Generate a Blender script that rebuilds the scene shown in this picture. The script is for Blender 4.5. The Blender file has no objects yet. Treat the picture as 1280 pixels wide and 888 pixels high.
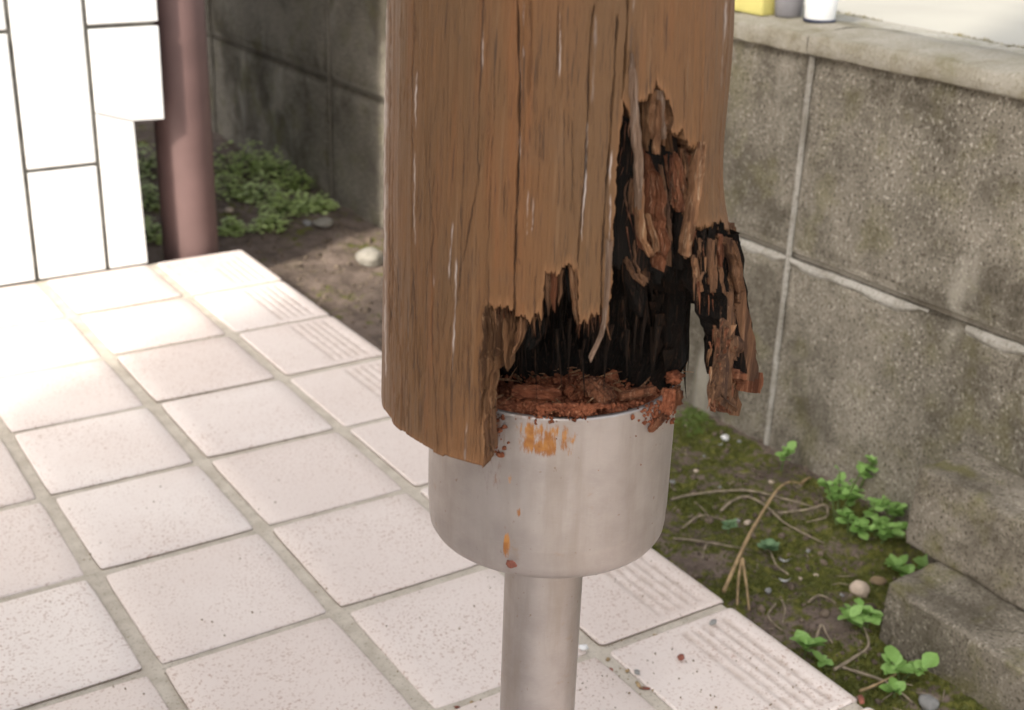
import bpy, bmesh, math, random
import numpy as np
from mathutils import Vector, Matrix, noise as mn

random.seed(7); RNG = np.random.default_rng(7)
SC = bpy.context.scene
COL = SC.collection
T = 0.14                                   # one paving module (tile + joint) in metres; geometry below is written in modules

# ------------------------------------------------------------------ camera, world, sun, exposure
F_PX, W, H = 1635.0, 1280.0, 888.0
YAW, PITCH, ROLL = math.radians(33.61), math.radians(22.68), math.radians(1.99)
CAMP = np.array([-1.537, -10.421, 3.992])
def _rot():
    cy, sy, cp, sp = math.cos(YAW), math.sin(YAW), math.cos(PITCH), math.sin(PITCH)
    cr, sr = math.cos(ROLL), math.sin(ROLL)
    f = np.array([sy*cp, cy*cp, -sp]); r = np.array([cy, -sy, 0.0]); u = np.cross(r, f)
    return np.array([cr*r+sr*u, -sr*r+cr*u, f])
RM = _rot()
cam = bpy.data.cameras.new('camera'); cam_o = bpy.data.objects.new('camera', cam); COL.objects.link(cam_o)
cam.sensor_width = 36.0; cam.sensor_fit = 'HORIZONTAL'; cam.lens = 36.0*F_PX/W
cam.clip_start = 0.01; cam.clip_end = 500.0
m3 = Matrix((RM[0], RM[1], -RM[2])).transposed()
cam_o.matrix_world = Matrix.Translation(Vector(CAMP*T)) @ m3.to_4x4()
cam.dof.use_dof = True; cam.dof.focus_distance = 0.60; cam.dof.aperture_fstop = 17.0
SC.camera = cam_o

SUN_DIR = Vector((1.0, 0.45, -0.80)).normalized()      # the way the light travels
EL = math.asin(-SUN_DIR.z)
w = bpy.data.worlds.new('World'); SC.world = w; w.use_nodes = True
nt = w.node_tree; bg = nt.nodes['Background']
sky = nt.nodes.new('ShaderNodeTexSky'); sky.sky_type = 'NISHITA'; sky.sun_disc = False
sky.sun_elevation = EL; sky.sun_rotation = math.atan2(-SUN_DIR.x, -SUN_DIR.y)
sky.air_density = 1.0; sky.dust_density = 5.0; sky.ozone_density = 1.0
hs = nt.nodes.new('ShaderNodeHueSaturation'); hs.inputs['Saturation'].default_value = 0.30; hs.inputs['Value'].default_value = 1.0   # thin bright cloud: a paler sky
nt.links.new(sky.outputs[0], hs.inputs['Color']); nt.links.new(hs.outputs[0], bg.inputs[0]); bg.inputs[1].default_value = 0.15
sun = bpy.data.lights.new('sun', 'SUN'); sun.energy = 2.0; sun.angle = math.radians(3.0); sun.color = (1.0, 0.93, 0.82)
sun_o = bpy.data.objects.new('sun', sun); COL.objects.link(sun_o)
sun_o.rotation_euler = SUN_DIR.to_track_quat('-Z', 'Y').to_euler()
sun_o.location = (0, 0, 5)
vs = SC.view_settings; vs.view_transform = 'Standard'; vs.look = 'None'; vs.exposure = 1.32; vs.gamma = 1.0

# ------------------------------------------------------------------ projection helpers (photo pixel <-> place, in modules)
def ray(u, v): return RM.T @ np.array([(u-W/2)/F_PX, -(v-H/2)/F_PX, 1.0])
def onz(u, v, z):
    d = ray(u, v); return CAMP + d*((z-CAMP[2])/d[2])
def onx(u, v, x):
    d = ray(u, v); return CAMP + d*((x-CAMP[0])/d[0])
def projn(P):
    d = (np.asarray(P, float)-CAMP) @ RM.T
    return W/2+F_PX*d[..., 0]/d[..., 2], H/2-F_PX*d[..., 1]/d[..., 2]

# ------------------------------------------------------------------ object helpers
def setp(o, label=None, cat=None, group=None, kind=None):
    if label: o['label'] = label
    if cat: o['category'] = cat
    if group: o['group'] = group
    if kind: o['kind'] = kind
    return o
def empty(name, loc, label, cat, group=None, rotz=0):
    o = bpy.data.objects.new(name, None); COL.objects.link(o)
    o.location = Vector(loc)*T; o.rotation_euler = (0, 0, rotz); o.empty_display_size = 0.02
    return setp(o, label, cat, group)
def link(name, me, mat, parent=None, loc=None):
    o = bpy.data.objects.new(name, me); COL.objects.link(o)
    if mat is not None and len(me.materials) == 0:
        for m in (mat if isinstance(mat, (list, tuple)) else [mat]): me.materials.append(m)
    if parent is not None:
        o.parent = parent
        o.location = -Vector(parent.location) if loc is None else Vector(loc)
        if parent.rotation_euler.z and loc is None: raise ValueError
    elif loc is not None: o.location = loc
    return o
def mesh_np(name, verts, quads=None, tris=None, smooth=True, matidx=None):
    """verts in modules -> mesh in metres"""
    me = bpy.data.meshes.new(name)
    v = np.ascontiguousarray(np.asarray(verts, np.float32)*T)
    nq = 0 if quads is None else len(quads); ntr = 0 if tris is None else len(tris)
    me.vertices.add(len(v)); me.vertices.foreach_set('co', v.ravel())
    li = []; tot = []
    if nq: li.append(np.asarray(quads, np.int32).ravel()); tot.append(np.full(nq, 4, np.int32))
    if ntr: li.append(np.asarray(tris, np.int32).ravel()); tot.append(np.full(ntr, 3, np.int32))
    li = np.concatenate(li); tot = np.concatenate(tot)
    me.loops.add(len(li)); me.loops.foreach_set('vertex_index', li)
    me.polygons.add(len(tot))
    st = np.concatenate([[0], np.cumsum(tot)[:-1]]).astype(np.int32)
    me.polygons.foreach_set('loop_start', st); me.polygons.foreach_set('loop_total', tot)
    if matidx is not None: me.polygons.foreach_set('material_index', np.asarray(matidx, np.int32))
    me.update(calc_edges=True); me.validate()
    me.polygons.foreach_set('use_smooth', np.full(len(me.polygons), smooth))
    return me
def attr(me, name, vals):
    a = me.attributes.new(name, 'FLOAT', 'POINT'); a.data.foreach_set('value', np.ascontiguousarray(vals, np.float32))
def bm_mesh(name, bm, smooth=False):
    me = bpy.data.meshes.new(name); bm.to_mesh(me); bm.free()
    if smooth:
        for p in me.polygons: p.use_smooth = True
    return me
def boxbm(bm, lo, hi, bev=0.0, seg=2):
    lo = Vector(lo)*T; hi = Vector(hi)*T
    r = bmesh.ops.create_cube(bm, size=1.0)
    c = (lo+hi)/2; s = hi-lo
    for v in r['verts']: v.co = Vector((v.co.x*s.x, v.co.y*s.y, v.co.z*s.z))+c
    if bev:
        es = list({e for v in r['verts'] for e in v.link_edges})
        bmesh.ops.bevel(bm, geom=es, offset=bev*T, segments=seg, profile=0.6, affect='EDGES')
def fbm(x, y, z, o=4): return mn.fractal(Vector((x, y, z)), 0.9, 2.0, o)
def snoise(n, step, seed):
    """smoothed 1-d noise in -1..1, a knot every `step` samples"""
    r = np.random.default_rng(int(seed*10)); k = int(n/step)+4
    return np.interp(np.arange(n)/step, np.arange(k), r.uniform(-1, 1, k))
def lump_mesh(name, rx, ry, rz, seed, sub=3, amp=0.25, freq=1.6, flat=0.0):
    bm = bmesh.new(); bmesh.ops.create_icosphere(bm, subdivisions=sub, radius=1.0)
    for v in bm.verts:
        c = v.co.copy(); n = fbm(c.x*freq+seed*7.3, c.y*freq+seed*3.1, c.z*freq, 4)
        c *= 1+amp*n
        if flat and c.z < -flat: c.z = -flat
        v.co = Vector((c.x*rx, c.y*ry, c.z*rz))*T
    return bm_mesh(name, bm, True)
def tube_mesh(name, pts, radii, n=7, wob=0.0, seed=0):
    pts = [Vector(p) for p in pts]; vs_, qs = [], []
    for i, p in enumerate(pts):
        d = (pts[min(i+1, len(pts)-1)]-pts[max(i-1, 0)]).normalized()
        a = d.cross(Vector((0.31, 0.2, 0.93))).normalized(); b = d.cross(a)
        r = radii[i] if isinstance(radii, (list, tuple)) else radii
        r *= 1+wob*mn.noise(p*30+Vector((seed, 0, 0)))
        for k in range(n):
            t = 2*math.pi*k/n; vs_.append(p+a*(r*math.cos(t))+b*(r*math.sin(t)))
    for i in range(len(pts)-1):
        for k in range(n): qs.append((i*n+k, i*n+(k+1) % n, (i+1)*n+(k+1) % n, (i+1)*n+k))
    return mesh_np(name, [tuple(v) for v in vs_], qs)
def smooth_path(pts, per=6):
    pts = [Vector(p) for p in pts]; out = []
    for i in range(len(pts)-1):
        p0 = pts[max(i-1, 0)]; p1 = pts[i]; p2 = pts[i+1]; p3 = pts[min(i+2, len(pts)-1)]
        for j in range(per):
            t = j/per
            out.append(0.5*((2*p1)+(p2-p0)*t+(2*p0-5*p1+4*p2-p3)*t*t+(3*p1-p0-3*p2+p3)*t**3))
    out.append(pts[-1]); return out

# ------------------------------------------------------------------ materials
class M:
    def __init__(s, name, rough=0.8, metal=0.0, spec=0.4):
        s.m = bpy.data.materials.new(name); s.m.use_nodes = True; s.t = s.m.node_tree
        s.b = s.t.nodes['Principled BSDF']; s.b.inputs['Roughness'].default_value = rough
        s.b.inputs['Metallic'].default_value = metal; s.b.inputs['Specular IOR Level'].default_value = spec
        s.pos = s.n('ShaderNodeNewGeometry').outputs['Position']
    def n(s, t): return s.t.nodes.new(t)
    def l(s, a, b):
        if hasattr(a, 'is_output') or isinstance(a, bpy.types.NodeSocket): s.t.links.new(a, b)
        else: b.default_value = a if not isinstance(a, tuple) or len(a) == 4 or b.type == 'VECTOR' else (*a, 1)
    def scale(s, v, sc):
        x = s.n('ShaderNodeVectorMath'); x.operation = 'MULTIPLY'; s.l(v, x.inputs[0]); x.inputs[1].default_value = sc; return x.outputs[0]
    def noise(s, scale, vec=None, detail=4, rough=0.55, dist=0.0):
        x = s.n('ShaderNodeTexNoise'); s.l(vec or s.pos, x.inputs['Vector']); x.inputs['Scale'].default_value = scale
        x.inputs['Detail'].default_value = detail; x.inputs['Roughness'].default_value = rough; x.inputs['Distortion'].default_value = dist
        return x.outputs['Fac']
    def voro(s, scale, vec=None):
        x = s.n('ShaderNodeTexVoronoi'); s.l(vec or s.pos, x.inputs['Vector']); x.inputs['Scale'].default_value = scale; return x.outputs['Distance']
    def ramp(s, f, a, b, va=0.0, vb=1.0):
        x = s.n('ShaderNodeMapRange'); x.clamp = True; s.l(f, x.inputs[0]); x.inputs[1].default_value = a; x.inputs[2].default_value = b
        x.inputs[3].default_value = va; x.inputs[4].default_value = vb; x.interpolation_type = 'SMOOTHSTEP'; return x.outputs[0]
    def mix(s, f, a, b):
        x = s.n('ShaderNodeMix'); x.data_type = 'RGBA'; s.l(f, x.inputs[0]); s.l(a, x.inputs[6]); s.l(b, x.inputs[7]); return x.outputs[2]
    def math(s, op, a, b=0.0):
        x = s.n('ShaderNodeMath'); x.operation = op; s.l(a, x.inputs[0]); s.l(b, x.inputs[1]); return x.outputs[0]
    def attr(s, name):
        x = s.n('ShaderNodeAttribute'); x.attribute_name = name; return x.outputs['Fac']
    def rnd(s): return s.n('ShaderNodeObjectInfo').outputs['Random']
    def objc(s): return s.n('ShaderNodeTexCoord').outputs['Object']
    def sep(s, v):
        x = s.n('ShaderNodeSeparateXYZ'); s.l(v, x.inputs[0]); return x.outputs
    def bump(s, h, strength=0.3, dist=0.001):
        x = s.n('ShaderNodeBump'); x.inputs['Strength'].default_value = strength; x.inputs['Distance'].default_value = dist
        s.l(h, x.inputs['Height']); s.t.links.new(x.outputs[0], s.b.inputs['Normal'])
    def col(s, c): s.l(c, s.b.inputs['Base Color']); return s
    def rough(s, c): s.l(c, s.b.inputs['Roughness'])

def mat_tile():
    m = M('speckled_tile', 0.42, spec=0.4)
    big = m.noise(9, detail=3); c = m.mix(m.ramp(big, 0.35, 0.7), (0.69, 0.60, 0.55), (0.74, 0.66, 0.61))
    c = m.mix(m.ramp(m.rnd(), 0, 1, 0, 0.7), c, (0.655, 0.555, 0.50))
    sp = m.ramp(m.noise(480, detail=2), 0.57, 0.66); dens = m.ramp(m.noise(14, detail=3), 0.36, 0.62, 0.35, 1.0)
    c = m.mix(m.math('MULTIPLY', sp, m.math('MULTIPLY', dens, 0.75)), c, (0.36, 0.215, 0.155))
    sp2 = m.ramp(m.noise(230, detail=3), 0.64, 0.71)
    c = m.mix(m.math('MULTIPLY', sp2, 0.55), c, (0.33, 0.19, 0.135))
    st = m.ramp(m.noise(38, detail=5, rough=0.65), 0.60, 0.75, 0, 0.22); c = m.mix(st, c, (0.50, 0.40, 0.31))
    gr = m.attr('groove'); c = m.mix(m.math('MULTIPLY', gr, m.ramp(m.noise(90, detail=3), 0.3, 0.65, 0.0, 0.55)), c, (0.40, 0.31, 0.25))
    m.col(c); m.bump(m.noise(420, detail=4), 0.18, 0.0006); return m.m
def mat_grout():
    m = M('cement_grout', 0.95, spec=0.1)
    c = m.mix(m.ramp(m.noise(60, detail=5), 0.3, 0.7), (0.45, 0.395, 0.325), (0.57, 0.51, 0.43))
    c = m.mix(m.ramp(m.noise(500, detail=2), 0.58, 0.7, 0, 0.6), c, (0.22, 0.19, 0.15))
    m.col(c); m.bump(m.noise(700, detail=4), 0.6, 0.0012); return m.m
def mat_concrete(name, a, b, dark, light, sc=1.0, spk=0.5, moss=0.0):
    m = M(name, 0.95, spec=0.12)
    n1 = m.noise(5*sc, detail=6, rough=0.6); c = m.mix(m.ramp(n1, 0.32, 0.68), a, b)
    n2 = m.noise(330*sc, detail=4, rough=0.65); c = m.mix(m.ramp(n2, 0.50, 0.66, 0, spk), c, dark)
    n3 = m.noise(270*sc, m.scale(m.pos, (1, 1.1, 0.9)), detail=4); c = m.mix(m.ramp(n3, 0.54, 0.70, 0, spk*0.8), c, light)
    n4 = m.noise(8*sc, detail=7, rough=0.7); c = m.mix(m.ramp(n4, 0.44, 0.66, 0, 0.75), c, dark)
    n5 = m.noise(16*sc, m.scale(m.pos, (1, 1, 0.35)), detail=4); c = m.mix(m.ramp(n5, 0.56, 0.75, 0, 0.45), c, light)
    if moss: c = m.mix(m.ramp(m.noise(22*sc, detail=5), 0.5, 0.72, 0, moss), c, (0.13, 0.12, 0.035))
    m.col(c)
    h = m.math('ADD', m.noise(330*sc, detail=4), m.math('MULTIPLY', m.noise(60*sc, detail=3), 1.2))
    m.bump(h, 0.7, 0.0018); return m.m
def mat_plain(name, col, rough=0.6, var=0.15, scale=40, bump=0.1, spec=0.4, metal=0.0):
    m = M(name, rough, metal, spec); k = tuple(x*(1-var) for x in col); k2 = tuple(min(1, x*(1+var)) for x in col)
    m.col(m.mix(m.ramp(m.noise(scale, detail=4), 0.35, 0.65), k, k2)); m.bump(m.noise(scale*4, detail=3), bump, 0.001); return m.m
def mat_whitetile():
    m = M('white_glazed_tile', 0.35, spec=0.5)
    c = m.mix(m.ramp(m.noise(8, detail=3), 0.3, 0.7), (0.78, 0.775, 0.76), (0.81, 0.805, 0.79))
    m.col(c); m.bump(m.noise(50, detail=2), 0.04, 0.001); return m.m
def mat_paint():
    m = M('weathered_brown_paint', 0.5, spec=0.35)
    oc = m.objc(); fv = m.scale(oc, (1, 1, 0.035)); fine = m.noise(1100, m.scale(oc, (1, 1, 0.022)), detail=6, rough=0.7)
    mid = m.noise(130, m.scale(oc, (1, 1, 0.06)), detail=4)
    big = m.noise(22, m.scale(oc, (1, 1, 0.30)), detail=3)
    c = m.mix(m.ramp(big, 0.38, 0.66), (0.146, 0.078, 0.034), (0.176, 0.082, 0.031))
    c = m.mix(m.ramp(mid, 0.52, 0.76, 0, 0.45), c, (0.235, 0.085, 0.026))
    c = m.mix(m.ramp(fine, 0.55, 0.70, 0, 0.6), c, (0.085, 0.042, 0.020))
    c = m.mix(m.ramp(m.noise(420, m.scale(oc, (1, 1, 0.02)), detail=3), 0.60, 0.70, 0, 0.25), c, (0.27, 0.165, 0.09))
    c = m.mix(m.ramp(m.noise(520, m.scale(oc, (1, 1, 0.03)), detail=2), 0.66, 0.72, 0, 0.8), c, (0.05, 0.027, 0.016))
    c = m.mix(m.ramp(m.noise(30, detail=5, rough=0.7), 0.52, 0.75, 0, 0.4), c, (0.125, 0.074, 0.042))
    c = m.mix(m.ramp(m.noise(1700, m.scale(oc, (1, 1, 0.010)), detail=3, rough=0.6), 0.60, 0.68, 0, 0.75), c, (0.075, 0.035, 0.016))
    c = m.mix(m.attr('bare'), c, m.mix(m.ramp(fine, 0.4, 0.6), (0.20, 0.088, 0.035), (0.30, 0.155, 0.07)))
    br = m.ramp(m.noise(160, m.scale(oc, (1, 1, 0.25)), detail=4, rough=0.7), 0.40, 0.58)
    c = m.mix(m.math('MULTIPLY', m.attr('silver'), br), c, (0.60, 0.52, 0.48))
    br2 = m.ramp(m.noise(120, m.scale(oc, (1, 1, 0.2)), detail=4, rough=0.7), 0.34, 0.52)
    c = m.mix(m.math('MULTIPLY', m.attr('crack'), br2), c, (0.045, 0.028, 0.022))  # dark colour painted along cracks: dirt plus the shade of their depth
    m.col(c); m.rough(m.ramp(fine, 0.3, 0.7, 0.42, 0.62))
    m.bump(m.math('ADD', fine, m.math('MULTIPLY', mid, 0.8)), 0.7, 0.0010); return m.m
def mat_wood(name, dark, mid, light, lo=0.40, hi=0.62, fib=900, zs=0.035, bump=1.0, rough=0.9):
    m = M(name, rough, spec=0.15); oc = m.objc()
    f1 = m.noise(fib, m.scale(oc, (1, 1, zs)), detail=5, rough=0.65); f2 = m.noise(fib*0.2, m.scale(oc, (1, 1, zs*3)), detail=5, rough=0.7)
    c = m.mix(m.ramp(f2, lo, hi), dark, mid); c = m.mix(m.ramp(f1, 0.52, 0.70, 0, 0.75), c, light)
    c = m.mix(m.ramp(m.noise(fib*0.35, m.scale(oc, (1, 1, zs*2)), detail=4), 0.56, 0.68, 0, 0.8), c, dark)
    m.col(c); m.bump(m.math('ADD', f1, f2), bump, 0.0015); return m.m
def mat_soil():
    m = M('damp_soil', 0.95, spec=0.15)
    c = m.mix(m.ramp(m.noise(28, detail=6, rough=0.65), 0.32, 0.68), (0.10, 0.075, 0.06), (0.21, 0.16, 0.13))
    c = m.mix(m.ramp(m.noise(320, detail=4), 0.50, 0.70, 0, 0.6), c, (0.045, 0.033, 0.026))
    c = m.mix(m.ramp(m.noise(210, detail=3), 0.64, 0.74, 0, 0.55), c, (0.25, 0.20, 0.15))
    g = m.mix(m.ramp(m.noise(140, detail=4), 0.35, 0.65), (0.06, 0.065, 0.015), (0.15, 0.145, 0.035))
    c = m.mix(m.ramp(m.math('ADD', m.attr('moss'), m.ramp(m.noise(90, detail=5), 0.25, 0.75, -0.35, 0.35)), 0.35, 0.65), c, g)
    m.col(c); m.bump(m.noise(260, detail=5, rough=0.7), 0.9, 0.003); return m.m
def mat_leaf(name, a, b):
    m = M(name, 0.5, spec=0.4); c = m.mix(m.rnd(), a, b); c = m.mix(m.ramp(m.noise(220, detail=3), 0.4, 0.7, 0, 0.5), c, a)
    m.col(c); m.b.inputs['Subsurface Weight'].default_value = 0.0
    tr = m.n('ShaderNodeBsdfTranslucent'); m.l(c, tr.inputs['Color']); mx = m.n('ShaderNodeMixShader'); mx.inputs[0].default_value = 0.3
    out = m.t.nodes['Material Output']; m.t.links.new(m.b.outputs[0], mx.inputs[1]); m.t.links.new(tr.outputs[0], mx.inputs[2]); m.t.links.new(mx.outputs[0], out.inputs['Surface'])
    return m.m
def mat_metal():
    m = M('dull_galvanised_steel', 0.40, 0.8, 0.5); oc = m.objc()
    br = m.noise(300, m.scale(oc, (1, 1, 6)), detail=3); b2 = m.noise(45, detail=4)
    c = m.mix(m.ramp(b2, 0.3, 0.7), (0.37, 0.332, 0.318), (0.46, 0.418, 0.402))
    c = m.mix(m.ramp(br, 0.5, 0.7, 0, 0.2), c, (0.60, 0.57, 0.54))
    c = m.mix(m.ramp(m.noise(60, m.scale(oc, (1, 1, 0.12)), detail=5, rough=0.65), 0.42, 0.72, 0, 0.55), c, (0.30, 0.255, 0.215))
    c = m.mix(m.ramp(m.noise(420, detail=2), 0.71, 0.76, 0, 0.5), c, (0.20, 0.10, 0.05))
    c = m.mix(m.ramp(m.noise(70, detail=5, rough=0.7), 0.60, 0.75, 0, 0.45), c, (0.36, 0.24, 0.14))
    nz = m.ramp(m.noise(240, m.scale(oc, (1, 1, 0.35)), detail=5, rough=0.7), 0.26, 0.48)
    nzz = m.noise(300, m.scale(oc, (1, 1, 0.22)), detail=5, rough=0.7)
    s1 = m.ramp(m.math('ADD', m.math('MULTIPLY', nzz, 2.2), m.attr('rust')), 1.72, 2.02); c = m.mix(s1, c, m.mix(m.ramp(m.noise(200, detail=3), 0.4, 0.6), (0.27, 0.105, 0.025), (0.38, 0.17, 0.045)))
    s2 = m.ramp(m.math('ADD', m.math('MULTIPLY', nzz, 2.2), m.attr('stain')), 1.68, 2.15, 0, 0.85); c = m.mix(s2, c, (0.17, 0.085, 0.05))
    m.col(c); s = m.math('MAXIMUM', s1, s2)
    mm = m.math('SUBTRACT', 0.8, m.math('MULTIPLY', s, 0.8)); m.l(mm, m.b.inputs['Metallic'])
    m.rough(m.math('ADD', m.ramp(br, 0.3, 0.7, 0.44, 0.58), m.math('MULTIPLY', s, 0.35)))
    m.bump(m.noise(180, detail=4), 0.08, 0.0008); return m.m

MT = dict(
    tile=mat_tile(), grout=mat_grout(), white=mat_whitetile(), soil=mat_soil(), paint=mat_paint(), metal=mat_metal(),
    block=mat_concrete('weathered_block', (0.165, 0.145, 0.114), (0.285, 0.252, 0.203), (0.055, 0.046, 0.032), (0.50, 0.46, 0.385), 1.0, 0.95, 0.35),
    mortar=mat_concrete('pale_mortar', (0.29, 0.27, 0.235), (0.40, 0.375, 0.33), (0.16, 0.14, 0.105), (0.48, 0.455, 0.405), 1.0, 0.7),
    bed=mat_concrete('dirty_mortar', (0.16, 0.14, 0.11), (0.24, 0.215, 0.175), (0.08, 0.065, 0.045), (0.34, 0.31, 0.26), 1.0, 0.5),
    coping=mat_concrete('coping_concrete', (0.29, 0.265, 0.215), (0.37, 0.34, 0.285), (0.16, 0.135, 0.075), (0.47, 0.435, 0.36), 1.0, 0.45, 0.25),
    stepstone=mat_concrete('old_step_block', (0.145, 0.125, 0.097), (0.26, 0.227, 0.182), (0.06, 0.05, 0.034), (0.39, 0.35, 0.285), 1.2, 0.9, 0.6),
    kerb=mat_concrete('pale_kerb', (0.30, 0.285, 0.24), (0.38, 0.36, 0.31), (0.15, 0.12, 0.06), (0.45, 0.43, 0.39), 0.6, 0.45, 0.4),
    paving=mat_plain('pale_paving', (0.36, 0.345, 0.30), 0.9, 0.06, 3, 0.2, 0.2),
    render=mat_plain('pale_render', (0.60, 0.57, 0.52), 0.9, 0.06, 6, 0.3, 0.2),
    dgrout=mat_plain('dark_joint', (0.20, 0.19, 0.165), 0.95, 0.3, 60, 0.3, 0.1),
    pipe=mat_plain('mauve_brown_pipe_paint', (0.150, 0.092, 0.085), 0.5, 0.08, 14, 0.05, 0.4),
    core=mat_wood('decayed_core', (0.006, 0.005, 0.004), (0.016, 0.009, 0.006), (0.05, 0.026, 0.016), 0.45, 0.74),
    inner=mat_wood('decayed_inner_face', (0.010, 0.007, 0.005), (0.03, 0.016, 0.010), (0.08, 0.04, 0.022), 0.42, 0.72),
    rim=mat_wood('torn_edge', (0.06, 0.03, 0.016), (0.18, 0.09, 0.043), (0.36, 0.22, 0.12), 0.35, 0.62),
    red=mat_wood('red_brown_rot', (0.06, 0.022, 0.012), (0.19, 0.075, 0.038), (0.37, 0.205, 0.125), 0.34, 0.62),
    pale=mat_wood('pale_splinter_wood', (0.10, 0.048, 0.025), (0.28, 0.145, 0.075), (0.50, 0.35, 0.22), 0.34, 0.6),
    grey=mat_wood('grey_weathered_splinter', (0.12, 0.075, 0.05), (0.25, 0.165, 0.115), (0.42, 0.34, 0.28), 0.34, 0.62),
    stripd=mat_wood('stained_strip', (0.055, 0.03, 0.02), (0.165, 0.085, 0.045), (0.27, 0.15, 0.085), 0.36, 0.64),
    crumb=mat_wood('crumbled_rot', (0.10, 0.03, 0.015), (0.25, 0.085, 0.042), (0.42, 0.19, 0.105), 0.34, 0.6, 500, 1.0, 1.0),
    leaf=mat_leaf('fresh_leaf', (0.20, 0.36, 0.08), (0.34, 0.54, 0.17)),
    leafy=mat_leaf('sunlit_toned_leaf', (0.42, 0.52, 0.16), (0.60, 0.70, 0.32)),  # leaf copy brightened in colour, as if sunlit, for the shaded clumps
    leafb=mat_leaf('bluish_leaf', (0.16, 0.27, 0.14), (0.25, 0.38, 0.20)),
    mossg=mat_leaf('bright_moss', (0.11, 0.17, 0.03), (0.19, 0.26, 0.06)),
    mossm=mat_leaf('moss_blade', (0.07, 0.085, 0.016), (0.15, 0.16, 0.035)),
    stem=mat_plain('green_stem', (0.10, 0.14, 0.04), 0.7, 0.2, 50),
    twig=mat_plain('dry_straw', (0.34, 0.24, 0.13), 0.8, 0.25, 120, 0.3, 0.2),
    root=mat_plain('grey_dry_root', (0.26, 0.21, 0.15), 0.85, 0.3, 120, 0.3, 0.2),
    pebble=mat_plain('white_pebble', (0.72, 0.71, 0.70), 0.5, 0.06, 80),
    pinkst=mat_plain('pink_beige_stone', (0.45, 0.36, 0.28), 0.85, 0.15, 70, 0.4),
    brownst=mat_plain('brown_stone', (0.20, 0.14, 0.08), 0.85, 0.2, 70, 0.4),
    greyst=mat_plain('grey_stone', (0.23, 0.225, 0.215), 0.85, 0.18, 90, 0.4),
    yellow=mat_plain('yellow_plastic', (0.62, 0.55, 0.18), 0.45, 0.05, 20, 0.0),
    wplast=mat_plain('white_plastic', (0.72, 0.72, 0.70), 0.45, 0.04, 20, 0.0),
    gplast=mat_plain('grey_plastic', (0.22, 0.21, 0.22), 0.5, 0.08, 20, 0.0),
    rubber=mat_plain('dark_rubber', (0.03, 0.035, 0.06), 0.7, 0.2, 30, 0.1),
    redchip=mat_plain('red_brown_chip', (0.22, 0.075, 0.05), 0.8, 0.3, 200, 0.4),
)

GZ = -0.40                                  # soil level
# ------------------------------------------------------------------ ground
def gheight(x, y):
    h = 0.045*fbm(x*1.3, y*1.3, 2.0, 4)+0.02*fbm(x*6, y*6, 5.0, 4)
    return h
def mossf(x, y):
    base = 0.55*fbm(x*1.6+4, y*1.6, 9.0, 4)
    near = 0.75 if (x < 4.95 and -7.6 < y < -3.4) else (0.34 if y > -0.5 else 0.1)
    if -3.4 <= y < -2.2: near = 0.25
    return max(0.0, min(1.0, base+near-0.12*mn.noise(Vector((x*5, y*5, 1)))-0.15))
fx = np.arange(2.72, 5.3, 0.035); fy = np.arange(-9.2, 8.0, 0.035)
gx = np.concatenate([[-600, -60, -14, 0, 2.2], fx, [5.6, 9, 60, 600]]); gy = np.concatenate([[-600, -60, -14], fy, [9, 14, 60, 600]])
X, Y = np.meshgrid(gx, gy); Z = np.zeros_like(X); MO = np.zeros_like(X)
for j in range(len(gy)):
    for i in range(len(gx)):
        if 2.6 < gx[i] < 5.4 and -9.3 < gy[j] < 8.1:
            Z[j, i] = gheight(gx[i], gy[j]); MO[j, i] = mossf(gx[i], gy[j])
def gridq(nr, nc): 
    a = (np.arange(nr-1)[:, None]*nc+np.arange(nc-1)[None, :]).ravel(); return np.stack([a, a+1, a+nc+1, a+nc], 1)
gm = mesh_np('ground', np.stack([X, Y, Z+GZ], -1).reshape(-1, 3), gridq(len(gy), len(gx)))
attr(gm, 'moss', MO.ravel()); setp(link('ground', gm, MT['soil']), kind='structure')

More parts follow.
